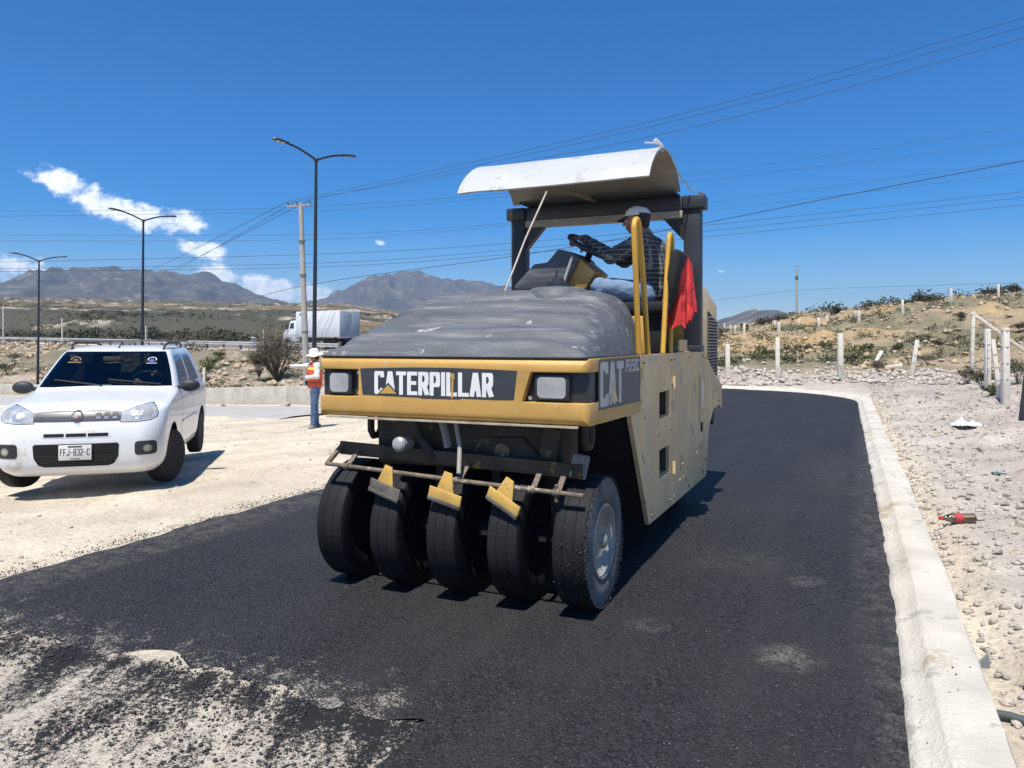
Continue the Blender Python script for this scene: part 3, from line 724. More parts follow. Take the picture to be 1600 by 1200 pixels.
# nameplate: black decal with arched top, white block letters, small triangle
bvh_b = BVHTree.FromPolygons([v.co[:] for v in bump.data.vertices], [p.vertices[:] for p in bump.data.polygons])
top = [(.487-1.071*t, 1.414+.012*math.sin(math.pi*t)) for t in np.linspace(0, 1, 15)]
dec = [(-.566, 1.250), (-.40, 1.247), (-.15, 1.243), (-.145, 1.238), (.12, 1.240), (.125, 1.246), (.35, 1.243), (.467, 1.246)] + top
mb = MB(); mb.prism(dec, -.3545, -.3535); plate = rp(mb, 'nameplate', DECALB, roller, smooth=None)
q, xe = letters('CATERPILLAR', -.478, 1.257, .0712, .142, .0075, .027)
letter_mesh('lettering', q, lambda x, z, l: (x, -.3548-l, z), LETW, plate)
mb = MB(); mb.add([(-.437, -.3565, 1.262), (-.317, -.3565, 1.262), (-.377, -.3565, 1.316)], [(0, 1, 2)]); rp(mb, 'triangle_mark', YEL, plate, smooth=None, fix=False)
mb = MB(); mb.add([(-.452, -.3562, 1.258), (-.302, -.3562, 1.258), (-.377, -.3562, 1.330)], [(0, 1, 2)]); rp(mb, 'triangle_outline', DECALB, plate, smooth=None, fix=False)
mb = MB(); mb.add([(.06, -.3568, 1.246), (.075, -.3568, 1.246), (.078, -.3568, 1.36), (.066, -.3568, 1.375)], [(0, 1, 2, 3)]); mb.add([(.052, -.3568, 1.365), (.085, -.3568, 1.36), (.08, -.3568, 1.395), (.06, -.3568, 1.392)], [(0, 1, 2, 3)])
rp(mb, 'torn_patch', YEL, plate, smooth=None, fix=False)
# --- side panels (both sides), separate pressings with open joints and two step openings
fender = [(-.125, 1.485), (.805, 1.488), (.805, 1.102), (.56, 1.095), (.545, 1.097), (-.125, 1.108)]
stepp = [(.813, 1.488), (1.872, 1.488), (1.872, .247), (1.069, .263), (.575, 1.06), (.57, 1.094), (.813, 1.10)]
doorp = [(1.882, 1.488), (3.40, 1.503), (3.40, .226), (1.882, .247)]
rearp = [(3.408, 1.503), (3.62, 1.41), (4.347, 1.165), (4.635, 1.085), (4.635, .828), (4.56, .83), (4.50, .872), (4.07, .878), (3.72, .70), (3.55, .23), (3.408, .226)]
hole1 = [(1.405, .99), (1.77, .99), (1.77, 1.195), (1.405, 1.195)]; hole2 = [(1.405, .535), (1.77, .535), (1.77, .755), (1.405, .755)]
for sx in (1, -1):
    x0, x1 = sx*(W-.03), sx*W
    for nm, poly, holes in (('front_fender', fender, []), ('step_panel', stepp, [hole1, hole2]), ('engine_door', doorp, []), ('rear_quarter', rearp, [])):
        o = link(nm, holed_plate(poly, holes, x0, x1), TAN if nm != 'front_fender' else mat('side_yellow', (.50, .30, .075), .5, var=.10, vscale=3, spots=[((.47, .37, .22), .38, 3.0), ((.12, .06, .03), .27, 12.0)]), roller, 30)
        if nm == 'step_panel':
            for (a, b) in ((.99, 1.195), (.535, .755)):
                mb = MB(); xa, xb = sx*(W-.16), sx*(W-.031)
                mb.add([(xa, 1.40, a-.002), (xa, 1.775, a-.002), (xa, 1.775, b+.002), (xa, 1.40, b+.002), (xb, 1.40, a-.002), (xb, 1.775, a-.002), (xb, 1.775, b+.002), (xb, 1.40, b+.002)], [(0, 1, 2, 3), (0, 4, 5, 1), (3, 2, 6, 7), (0, 3, 7, 4), (1, 5, 6, 2)])
                rp(mb, 'step_pocket', mat('pocket_shade', (.07, .06, .05), .8), o, smooth=None); rp(MB().box((sx*(W-.09), 1.5875, a+.004), (.13, .36, .008)), 'step_sill', TAN, o)  # recess shade put into the pocket colour; tan sill stands for its lit floor
    # wheel arch bulkhead
# decals on the visible side
mb = MB(); mb.prism([(-.165, 1.185), (.80, 1.172), (.80, 1.482), (-.165, 1.478)], W+.0005, W+.0015, 'yz'); sd = rp(mb, 'side_decal', DECALG, roller, smooth=None)
q, xe = letters('CAT', -.14, 1.2, .165, .262, .008, .058)
letter_mesh('lettering', q, lambda y, z, l: (W+.0018+l, y, z), LETG, sd)
mb = MB(); mb.add([(W+.0035, .055, 1.214), (W+.0035, .235, 1.214), (W+.0035, .145, 1.325)], [(0, 1, 2)]); rp(mb, 'triangle_mark', TAN, sd, smooth=None, fix=False)
mb = MB(); mb.add([(W+.0028, .035, 1.212), (W+.0028, .255, 1.212), (W+.0028, .145, 1.35)], [(0, 1, 2)]); rp(mb, 'triangle_outline', DECALG, sd, smooth=None, fix=False)
q, xe = letters('PS150C', .425, 1.385, .0545, .082, .009, .017)
letter_mesh('model_lettering', q, lambda y, z, l: (W+.0018+l, y, z), LETG, sd)
rp(MB().prism(rrect(3.28, 3.40, .93, 1.20, .008), W+.0005, W+.0025, 'yz'), 'notice_plate', mat('notice_white', (.55, .55, .53), .4, var=.25, vscale=14), roller, smooth=None)
# bolts, hinges and latches that break up the flank
def bolt(y, z, par, r=.011): return rp(MB().lathe([(0, r*1.3), (.003, r*1.3), (.004, r), (.010, r*.9), (.011, 0)], (W, y, z), 'x', 8), 'bolt', RUSTY, par)
flank = {o.name.split('.')[0]: o for o in roller.children if o.name in ('step_panel', 'engine_door', 'rear_quarter', 'front_fender')}
for (y, z) in ((.90, 1.44), (1.80, 1.44), (1.80, .30), (1.16, .31), (1.36, .88), (1.80, .88)): bolt(y, z, flank['step_panel'])
for (y, z) in ((1.95, 1.44), (3.33, 1.44), (3.33, .30), (1.95, .30), (2.6, 1.45), (2.6, .28)): bolt(y, z, flank['engine_door'])
for (y, z) in ((3.48, 1.42), (3.48, .40), (4.4, 1.08), (4.4, .93)): bolt(y, z, flank['rear_quarter'])
for z in (.55, 1.25): rp(MB().lathe([(-.05, .014), (.05, .014)], (W+.010, 1.905, z), 'z', 10), 'hinge', TAN, flank['engine_door'])
rp(MB().box((W+.008, 3.25, .75), (.016, .05, .09)), 'latch', BLKMET, flank['engine_door'], bevel=.004)
for z in (.40, .52): rp(MB().box((W+.002, 2.62, z), (.004, .9, .018)), 'stiffener', TAN, flank['engine_door'], bevel=.0015)
# hinge line, latch, grab loops under the fender
rp(MB().box((W+.004, 3.16, 1.02), (.01, .02, .5)), 'door_hinge', TAN, roller, bevel=.002)
for tx in (-.70, .80):
    mb = MB(); mb.tube([(tx, -.06, 1.11), (tx, -.06, .99), (tx, -.03, .95), (tx, .03, .95), (tx, .06, .99), (tx, .06, 1.11)], .024, 8); rp(mb, 'towing_eye', GRIME, roller)
mb = MB(); mb.tube([(.82, 4.45, .86), (.82, 4.45, .72), (.82, 4.52, .66), (.82, 4.56, .70), (.82, 4.56, .86)], .018, 8); rp(mb, 'rear_hook', BLKMET, roller)
# --- inner body
mb = MB(); mb.prism([(.60, 1.06), (1.085, .265), (1.12, .265), (.66, 1.06)], -(W-.032), W-.032, 'yz'); rp(mb, 'wheel_arch_bulkhead', DARK, roller)
mb = MB(); mb.box((0, .3, 1.16), (1.70, 1.2, .10)); rp(mb, 'front_deck', GRIME, roller)
mb = MB(); mb.box((0, 2.3, .75), (1.5, 2.5, .6)); rp(mb, 'main_frame', DARK, roller)
mb = MB(); mb.box((0, 2.55, 1.475), (1.80, 3.4, .02)); rp(mb, 'platform', mat('platform_steel', (.08, .07, .055), .8, var=.3), roller)
mb = MB(); mb.box((0, 4.06, 1.0), (1.76, 1.05, .32)); rp(mb, 'rear_frame', TAN, roller, bevel=.01)
# engine cover at the back with louvred side grilles
ec = [(3.24, 1.49), (3.24, 2.15), (3.42, 2.165), (3.60, 2.14), (4.345, 1.985), (4.345, 1.20), (4.10, 1.10), (3.3, 1.10)]
mb = MB(); mb.prism(ec, -W+.012, W-.012, 'yz'); eng = rp(mb, 'engine_cover', TAN, roller, bevel=.02)
mb = MB(); mb.box((.0, 3.237, 1.84), (1.70, .01, .60)); rp(mb, 'engine_front_plate', YEL, roller, bevel=.004)
for sx in (1, -1):
    mb = MB(); mb.prism([(3.70, 1.40), (3.70, 1.90), (4.325, 1.80), (4.325, 1.20)], sx*(W-.013), sx*(W-.006), 'yz'); g = rp(mb, 'side_grille', DARK, roller, smooth=None)
    for i in range(20):
        z = 1.22+i*.0325; ya = max(3.705, 3.705+(1.385-z)/.2*.62) if z < 1.40 else 3.705; yb = 4.318 if z < 1.80 else 4.318-(z-1.80)/.1*.6
        if yb-ya < .03: continue
        rp(MB().box((sx*(W-.003), (ya+yb)/2, z), (.008, yb-ya, .014), rot=(0, sx*30, 0)), 'louvre', mat('grey_louvre', (.30, .27, .23), .6), g, smooth=None)
# --- front axle, frame under the bumper
mb = MB(); mb.box((.02, .06, .93), (1.30, .30, .30)); fy = rp(mb, 'front_yoke', GRIME, roller, bevel=.02)
mb = MB(); mb.prism([(-.02, .80), (.16, .99), (.42, 1.0), (.60, .82), (.62, .80)], -.115, -.09); rp(mb, 'yoke_gusset', GRIME, fy, bevel=.006)
mb = MB(); mb.lathe([(-.135, .0), (-.135, .035), (-.13, .05), (-.115, .05)], (.29, 0, .91), 'y', 16); rp(mb, 'pivot_pin', RUSTY, fy)
mb = MB(); mb.box((.60, -.12, .97), (.10, .05, .20), rot=(0, 8, 0)); rp(mb, 'side_bracket', GRIME, fy, bevel=.01)
mb = MB(); mb.tube([(-.30, -.18, 1.10), (-.24, -.2, .97), (-.17, -.2, .90), (-.16, -.2, .84)], .03, 10); rp(mb, 'hydraulic_hose', GRIME, roller)
mb = MB(); mb.tube([(-.09, -.2, 1.11), (-.05, -.22, 1.02), (-.03, -.22, .93)], .026, 8); rp(mb, 'hydraulic_ram', mat('ram_grey', (.22, .21, .19), .6), roller)
mb = MB(); mb.tube([(.03, -.24, 1.10), (.075, -.27, .95), (.115, -.36, .80)], .014, 8); rp(mb, 'lift_rod', mat('rod_grey', (.30, .28, .24), .6, var=.3), roller)
mb = MB(); mb.lathe([(-.33, 0), (-.335, .03), (-.32, .046), (-.27, .05), (-.20, .045)], (-.325, 0, .945), 'y', 20); lm = rp(mb, 'work_lamp', mat('lamp_shell', (.35, .35, .34), .35, metal=.3), roller)
mb = MB(); mb.lathe([(-.337, 0), (-.337, .028), (-.333, .036)], (-.325, 0, .945), 'y', 16); rp(mb, 'lens', LENS, lm)
mb = MB(); mb.tube([(-.80, 0, .389), (.80, 0, .389)], .06, 10); rp(mb, 'front_axle', DARK, roller)
mb = MB(); mb.tube([(-.72, 3.32, .389), (.72, 3.32, .389)], .06, 10); rp(mb, 'rear_axle', DARK, roller)
for x in (-.6, -.2, .2, .6): rp(MB().box((x, .04, .62), (.06, .12, .46)), 'wheel_fork', GRIME, roller)
# wheels: smooth treads, dished rims
def wheel_meshes(tw, Rr, outer):
    h = tw/2
    prof = [(-h+.022, .22), (-h+.004, .25), (-h, .30), (-h+.003, .352), (-h+.007, .372), (-h+.013, Rr-.006), (-h+.022, Rr-.001), (-.037, Rr), (-.035, Rr-.004), (-.031, Rr-.004), (-.029, Rr), (.029, Rr), (.031, Rr-.004), (.035, Rr-.004), (.037, Rr), (h-.022, Rr-.001), (h-.013, Rr-.006), (h-.007, .372), (h-.003, .352), (h, .30), (h-.004, .25), (h-.022, .22)]
    mb = MB(); mb.lathe(prof, (0, 0, 0), 'x', 72, closed=False)
    for i in range(len(mb.f)): pass
    me = mb.mesh('tyre'); me.materials.append(RUBBER); me.materials.append(SIDEW); me.shade_smooth(); me.set_sharp_from_angle(angle=R(30))
    for p in me.polygons:
        c = p.center
        if outer and math.hypot(c.y, c.z) < .366 and c.x > 0: p.material_index = 1
    mb = MB()
    rim = [(h-.02, .222), (h-.008, .218), (h-.010, .205), (h-.03, .195), (h-.095, .182), (h-.118, .165), (h-.122, .12), (h-.105, .085), (h-.085, .064), (h-.04, .056), (h-.03, .04), (h-.028, 0)]
    mb.lathe(rim, (0, 0, 0), 'x', 40)
    rm = mb.mesh('rim'); rm.materials.append(RIM if outer else DARK); rm.shade_smooth(); rm.set_sharp_from_angle(angle=R(40))  # inner rims and hubs black: shade between the tyres put into their colour
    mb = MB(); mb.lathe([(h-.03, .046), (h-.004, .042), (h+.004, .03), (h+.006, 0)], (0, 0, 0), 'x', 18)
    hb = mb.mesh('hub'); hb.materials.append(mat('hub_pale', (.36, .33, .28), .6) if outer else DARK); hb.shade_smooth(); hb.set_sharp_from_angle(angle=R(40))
    return me, rm, hb
WM = {o_: wheel_meshes(.208, .389, o_) for o_ in (True, False)}
lip_me = MB().lathe([(.104-.018, .226), (.104-.004, .222), (.104-.004, .205), (.104-.03, .196)], (0, 0, 0), 'x', 48).mesh('rim_lip'); lip_me.materials.append(mat('rim_lip_pale', (.34, .32, .27), .55, var=.25, vscale=8)); lip_me.shade_smooth()
def add_wheel(x, y, rot, outer=False):
    tyre_me, rim_me, hub_me = WM[outer]
    t = bpy.data.objects.new('tyre', tyre_me); COL.objects.link(t); t.parent = roller; t.location = (x, y, .389+.008); t.rotation_euler = (rot, 0, 0)
    for nm, me in (('rim', rim_me), ('hub', hub_me)):
        o = bpy.data.objects.new(nm, me); COL.objects.link(o); o.parent = t
    if outer: o = bpy.data.objects.new('rim_lip', lip_me); COL.objects.link(o); o.parent = t
    return t
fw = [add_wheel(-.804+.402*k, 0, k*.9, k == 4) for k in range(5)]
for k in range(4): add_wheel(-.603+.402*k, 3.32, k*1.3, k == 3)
# crumbs of hot mix stuck to the outer front tyre
def crumbs(name, pts, sizes, m, parent, kind='stuff'):
    ico = [(0, 0, 1), (.9, 0, .3), (.28, .85, .3), (-.72, .53, .3), (-.72, -.53, .3), (.28, -.85, .3), (.72, .53, -.4), (-.28, .85, -.4), (-.9, 0, -.4), (-.28, -.85, -.4), (.72, -.53, -.4), (0, 0, -1)]
    fc = [(0, 1, 2), (0, 2, 3), (0, 3, 4), (0, 4, 5), (0, 5, 1), (1, 6, 2), (2, 7, 3), (3, 8, 4), (4, 9, 5), (5, 10, 1), (6, 7, 2), (7, 8, 3), (8, 9, 4), (9, 10, 5), (10, 6, 1), (6, 11, 7), (7, 11, 8), (8, 11, 9), (9, 11, 10), (10, 11, 6)]
    ic = np.array(ico); n = len(pts); jit = rng.uniform(.4, 1.45, (n, 12, 3)); an = rng.uniform(0, 6.28, n); ca, sa = np.cos(an), np.sin(an)
    v = ic[None]*jit; x = v[..., 0]*ca[:, None]-v[..., 1]*sa[:, None]; y = v[..., 0]*sa[:, None]+v[..., 1]*ca[:, None]
    sq = np.asarray(sizes)
    if sq.ndim == 1: sq = np.stack([sq, sq*rng.uniform(.6, 1.2, n), sq*rng.uniform(.45, .85, n)], -1)
    V = np.stack([x, y, v[..., 2]], -1)*sq[:, None, :]+np.asarray(pts)[:, None, :]
    Fc = (np.array(fc)[None]+np.arange(n)[:, None, None]*12).reshape(-1, 3)
    me = bpy.data.meshes.new(name); me.vertices.add(n*12); me.vertices.foreach_set('co', V.ravel()); me.loops.add(Fc.size); me.loops.foreach_set('vertex_index', Fc.ravel().astype(np.int32))
    me.polygons.add(len(Fc)); me.polygons.foreach_set('loop_start', np.arange(0, Fc.size, 3, dtype=np.int32)); me.update(calc_edges=True)
    o = link(name, me, m, parent, None)
    if kind: o['kind'] = kind
    return o
a = rng.uniform(0, 6.28, 1500); edge = rng.random(1500) < .6
xx = np.where(edge, .104-np.abs(rng.normal(0, .010, 1500)), rng.uniform(-.1, .1, 1500)); rr = np.where(np.abs(xx) > .075, .378, .388)
crumbs('stuck_asphalt', np.stack([xx, rr*np.cos(a), rr*np.sin(a)], -1), rng.uniform(.003, .008, 1500), mat('crumb_black', (.03, .03, .032), .6, var=.5, vscale=40), fw[4])
# --- scraper gear across the front tyres
mb = MB(); mb.bar((-.845, -.20, .885), (.83, -.20, .835), .018, .085); mb.bar((-.845, -.155, .85), (.83, -.155, .80), .075, .014); beam = rp(mb, 'scraper_beam', mat('beam_brown', (.06, .045, .025), .75, var=.5, vscale=5, spots=[((.26, .15, .03), .40, 4.0)]), roller, bevel=.003)
mb = MB(); mb.tube([(-.86, -.335, .797), (-.3, -.34, .774), (.2, -.34, .752), (.88, -.335, .725)], .0135, 10); rod = rp(mb, 'scraper_rod', RUSTY, roller)
for x in (-.70, .10, .57, .72):
    z = .79-.0415*(x+.70)
    mb = MB(); mb.bar((x, -.195, z+.085), (x+.01, -.332, z+.005), .032, .014); rp(mb, 'rod_hanger', RUSTY, roller)
    mb = MB(); mb.lathe([(-.02, .021), (.02, .021)], (x, -.337, z), 'x', 12); rp(mb, 'rod_collar', RUSTY, roller)
mb = MB(); mb.tube([(.72, -.337, .775), (.72, -.337, .68)], .011, 8); rp(mb, 'rod_clamp', RUSTY, roller)
mb = MB(); mb.bar((-.85, -.33, .80), (-.83, -.20, .90), .03, .02); rp(mb, 'beam_end_bracket', RUSTY, roller)
mb = MB(); mb.box((.80, -.17, .86), (.10, .05, .14), rot=(0, 12, 20)); rp(mb, 'beam_end_plate', mat('caked_grey', (.22, .21, .19), .9, var=.4, vscale=9, bump=.5, bscale=25), roller, bevel=.01)
SCRY = mat('scraper_yellow', (.55, .34, .08), .55, var=.2, vscale=8, spots=[((.08, .05, .02), .36, 16.0), ((.45, .38, .26), .38, 9.0)])
BLADE = mat('scraper_blade', (.13, .12, .10), .8, var=.4, vscale=12, bump=.4, bscale=60)
for (xc, zb, tilt, bm_) in ((-.395, .665, 17, BLADE), (.025, .652, 14, SCRY), (.405, .655, 30, SCRY)):
    c, s_ = math.cos(R(tilt)), math.sin(R(tilt))
    def tp(x, z, y): return (xc+x*c+z*s_*.55, y, zb+z*c-x*s_)
    six = [(0, 1, 2, 3), (7, 6, 5, 4), (0, 4, 5, 1), (1, 5, 6, 2), (2, 6, 7, 3), (3, 7, 4, 0)]
    mb = MB(); neck = [(-.033, .152), (.020, .152), (.058, .02), (-.068, .02)]
    mb.add([tp(p[0], p[1], -.352-.018*(1-p[1]/.15)) for p in neck]+[tp(p[0], p[1], -.342-.018*(1-p[1]/.15)) for p in neck], six)
    sc = rp(mb, 'scraper', SCRY, roller, bevel=.002)
    mb = MB(); bl = [(-.110, .042), (.110, .042), (.110, -.024), (-.110, -.024)]
    mb.add([tp(p[0], p[1], -.378 if p[1] < 0 else -.371) for p in bl]+[tp(p[0], p[1], -.361 if p[1] < 0 else -.359) for p in bl], six)
    rp(mb, 'blade_holder', bm_, sc, bevel=.003)
    mb = MB(); bl = [(-.110, -.016), (.110, -.016), (.110, -.040), (-.110, -.040)]
    mb.add([tp(p[0], p[1], -.385) for p in bl]+[tp(p[0], p[1], -.377) for p in bl], six)
    rp(mb, 'rubber_edge', BLADE, sc, bevel=.002)
# --- moulded black hood
def hood():
    xs = np.concatenate([[-1, -.985, -.96], np.linspace(-.93, .93, 60), [.96, .985, 1]]); ts = np.concatenate([[0, .012, .03], np.linspace(.05, .94, 64), [.96, .975, .985, .993, 1.0]])
    V = []; fs = []
    for t in ts:
        y = -.335+1.375*t
        g = min(1, (t/.80))**.86
        q_ = g*5.0; st_ = (math.floor(q_)+float(sstep(0, .26, q_-math.floor(q_))))/5.0; H = .425*(.5*g+.5*min(1, st_))
        H += .018*min(1, t/.03)
        back = 1-float(sstep(.945, 1.0, t))**2
        for s in xs:
            hw = .895-.05*max(0, t-.5)
            e = (1-abs(s)**(9 if s > 0 else 7))**.42 if abs(s) < 1 else 0
            fl = .016*math.sin(y*30)*float(sstep(.78, .93, abs(s)))*(1-float(sstep(.975, 1, abs(s))))*min(1, H*4)
            sag = .008*(float(vnoise(s*5, y*5, 71))-.5)*min(1, H*5)
            crown = .02*(1-s*s)*min(1, t*3)
            V.append((s*(hw-.03*e)-(.0 if s < 0 else 0)+.0, y, 1.493+(H+crown+sag)*e*back+fl*e))
    m = len(xs)
    for i in range(len(ts)-1):
        for j in range(m-1): a = i*m+j; fs.append((a, a+1, a+m+1, a+m))
    me = bpy.data.meshes.new('hood'); me.from_pydata(V, [], fs)
    return link('hood', me, BLACKP, roller, 60)
hd = hood()
rp(MB().box((0, .35, 1.49), (1.80, 1.37, .012)), 'hood_flange', BLKMET, roller, bevel=.004)
mb = MB(); mb.lathe([(1.85, .23), (1.935, .215), (1.962, .18), (1.968, .12), (1.968, 0)], (.34, .74, 0), 'z', 28); fc_ = rp(mb, 'filler_dome', BLACKP, roller, smooth=60)
mb = MB(); mb.lathe([(1.968, .085), (2.0, .083), (2.005, .07), (2.005, .045), (2.03, .04), (2.03, 0)], (.34, .74, 0), 'z', 20); rp(mb, 'filler_cap', BLKMET, fc_)
# --- operator station: roll frame, canopy, console, wheel, seat, handrails
for sx, xc in ((-1, -.80), (1, .925)):
    mb = MB(); mb.box((xc, 2.76, 2.20), (.155, .13, 1.42)); po = rp(mb, 'frame_post', BLKMET, roller, bevel=.012)
    mb = MB(); mb.prism([(xc-sx*.07, 2.50), (xc-sx*.07, 2.76), (xc-sx*.30, 2.76)], 2.72, 2.80); rp(mb, 'gusset', BLKMET, po)
    rp(MB().box((xc+sx*.02, 2.76, 2.86), (.20, .18, .12)), 'post_socket', BLKMET, po, bevel=.01)
mb = MB(); mb.box((.06, 2.76, 2.855), (1.56, .14, .13)); rp(mb, 'cross_beam', BLKMET, roller, bevel=.012)
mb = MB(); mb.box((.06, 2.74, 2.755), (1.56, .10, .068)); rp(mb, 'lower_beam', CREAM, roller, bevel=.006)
def canopy():
    n = 26; pts = []
    for i in range(n+1):
        t = i/n; pts.append((1.47+1.24*t, 2.855+.305*(1-(2*t-1)**2)**.8+.10*t))
    V = []; fs = []; m = 24
    for k in range(m+1):
        x = -.85+1.67*k/m
        for (y, z) in pts:
            w = .012*(float(vnoise(x*3, y*3, 77))-.5); V.append((x+(.0), y, z+w+.012*k/m))
    for k in range(m+1):
        x = -.85+1.67*k/m
        for i, (y, z) in enumerate(pts):
            ny = (y-2.09)/.62; w = .012*(float(vnoise(x*3, y*3, 77))-.5); V.append((x, y-ny*.018, z-.022*(1-abs(ny)*.6)+w+.012*k/m))
    q = n+1; o = (m+1)*q
    for k in range(m):
        for i in range(n): a = k*q+i; fs += [(a, a+1, a+q+1, a+q), (o+a, o+a+q, o+a+q+1, o+a+1)]
    for i in range(n): fs += [(i, o+i, o+i+1, i+1), (m*q+i, m*q+i+1, o+m*q+i+1, o+m*q+i)]
    for k in range(m): fs += [(k*q, (k+1)*q, o+(k+1)*q, o+k*q), (k*q+n, o+k*q+n, o+(k+1)*q+n, (k+1)*q+n)]
    me = bpy.data.meshes.new('canopy'); me.from_pydata(V, [], fs); bm = bmesh.new(); bm.from_mesh(me); bmesh.ops.recalc_face_normals(bm, faces=bm.faces); bm.to_mesh(me); bm.free()
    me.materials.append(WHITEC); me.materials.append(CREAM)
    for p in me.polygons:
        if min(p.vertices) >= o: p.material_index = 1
    return link('canopy', me, None, roller, 40)
can = canopy()
mb = MB(); mb.box((.06, 2.62, 2.93), (1.5, .30, .02)); rp(mb, 'canopy_shelf', BLKMET, roller)
mb = MB(); mb.bar((-.02, 1.6, 2.88), (.02, 2.66, 2.93), .04, .03); rp(mb, 'canopy_rib', RUSTY, roller)
mb = MB(); mb.tube([(.79, 2.08, 3.20), (.78, 2.04, 3.235), (.765, 2.02, 3.26), (.745, 2.01, 3.275), (.73, 2.0, 3.27)], [.018, .024, .016, .022, .006], 7); mb.tube([(.78, 2.05, 3.25), (.74, 1.93, 3.235), (.70, 1.84, 3.22)], .008, 5); rp(mb, 'rag_tie', mat('rag_white', (.6, .58, .58), .9), roller)
mb = MB(); mb.tube([(.80, 2.3, 3.22), (.86, 2.5, 3.06), (.92, 2.66, 2.97), (.96, 2.7, 2.95)], .006, 5); rp(mb, 'tie_cord', mat('cord', (.5, .46, .4), .9), roller)
mb = MB(); mb.tube([(.98, 2.72, 2.95), (1.03, 2.72, 2.93), (1.035, 2.72, 2.87), (1.0, 2.72, 2.84), (.985, 2.72, 2.88)], .008, 6); rp(mb, 'cord_loop', RUSTY, roller)
mb = MB(); mb.tube([(-.03, 1.48, 2.81), (-.10, 1.2, 2.40), (-.17, .92, 1.93)], .0075, 6); rp(mb, 'canopy_strut', mat('stick', (.48, .42, .33), .8), roller)
# handrails
def hrail(y0, y1, yt, zt, w):
    mb = MB(); r = (y1-y0)/2*.55; p = []
    ym = yt
    p += [(.885, y0, 1.49), (.885, (y0*.35+(ym-w)*.65), 1.49+(zt-1.49)*.65), (.885, ym-w, zt-w)]
    p += [(.885, ym-w*math.cos(a), zt-w+w*math.sin(a)) for a in np.linspace(.3, math.pi-.3, 7)]
    p += [(.885, ym+w, zt-w), (.885, (y1*.35+(ym+w)*.65), 1.49+(zt-1.49)*.65), (.885, y1, 1.49)]
    mb.tube(p, .021, 10); return rp(mb, 'handrail', YEL2, roller, smooth=80)
hrail(.88, 1.16, .83, 2.43, .075); hrail(1.66, 1.94, 1.95, 2.47, .065)
mb = MB(); mb.box((.45, 1.42, 1.63), (.75, .04, .30)); mb.box((.55, 1.40, 1.72), (.34, .02, .05)); rp(mb, 'seat_base_panel', YEL, roller, bevel=.008)
mb = MB(); mb.box((.92, 2.28, 1.55), (.02, .34, .10)); rp(mb, 'step_plate', TAN, roller, bevel=.004)
mb = MB(); mb.box((.92, 2.76, 1.52), (.18, .20, .06)); rp(mb, 'post_foot', BLKMET, roller, bevel=.006)
# seat
mb = MB(); mb.box((.68, 2.0, 1.86), (.48, .48, .10)); seat = rp(mb, 'seat', DARK, roller, bevel=.03, smooth=60); rp(MB().box((.68, 2.0, 1.65), (.30, .34, .32)), 'seat_pedestal', DARK, seat, bevel=.01)
mb = MB(); mb.box((.93, 2.0, 2.10), (.09, .46, .46), rot=(0, 10, 0)); rp(mb, 'seat_back', DARK, seat, bevel=.035, smooth=60)
# console: yellow housing, black instrument hood, column
mb = MB(); mb.prism([(.02, 2.02), (.20, 2.03), (.285, 2.17), (.13, 2.30), (.02, 2.20)], 1.80, 2.20); con = rp(mb, 'console', YEL, roller, bevel=.012)
mb = MB(); mb.prism([(-.44, 2.06), (-.40, 2.03), (.02, 2.02), (.155, 2.29), (.09, 2.34), (-.03, 2.37), (-.13, 2.26), (-.25, 2.25)], 1.74, 2.24); rp(mb, 'instrument_hood', BLACKP, con, bevel=.016)
mb = MB(); mb.bar((.11, 1.735, 2.30), (.02, 1.735, 2.05), .02, .05, up=(0, 1, 0)); rp(mb, 'hood_trim', mat('trim_grey', (.35, .35, .33), .5), con)
mb = MB(); mb.tube([(.05, 2.0, 1.48), (.08, 2.0, 2.05)], .07, 10); mb.tube([(.12, 2.0, 2.22), (.185, 2.0, 2.385)], .03, 10); rp(mb, 'steering_column', DARK, con)
def ring(c, nrm, r, rt, n=40):
    nrm = Vector(nrm).normalized(); x = nrm.orthogonal().normalized(); y = nrm.cross(x); c = Vector(c)
    mb = MB(); mb.tube([c+(x*math.cos(t)+y*math.sin(t))*r for t in np.linspace(0, 2*math.pi, n, endpoint=False)], rt, 8, closed=True)
    for k in range(3):
        t = R(90+120*k); mb.bar(c-nrm*.03, c+(x*math.cos(t)+y*math.sin(t))*(r-.005), .03, .014, up=nrm)
    mb.ball(c-nrm*.02, (.04, .04, .03)); return mb
WC = (.195, 2.0, 2.40); WN = (.5, -.12, .86)
rp(ring(WC, WN, .215, .023), 'steering_wheel', BLKMET, roller, smooth=60)
mb = MB(); mb.tube([(.45, 1.95, 1.5), (.40, 1.93, 1.85), (.38, 1.92, 2.0)], .012, 6); mb.ball((.38, 1.92, 2.02), .024); rp(mb, 'gear_lever', BLKMET, roller)
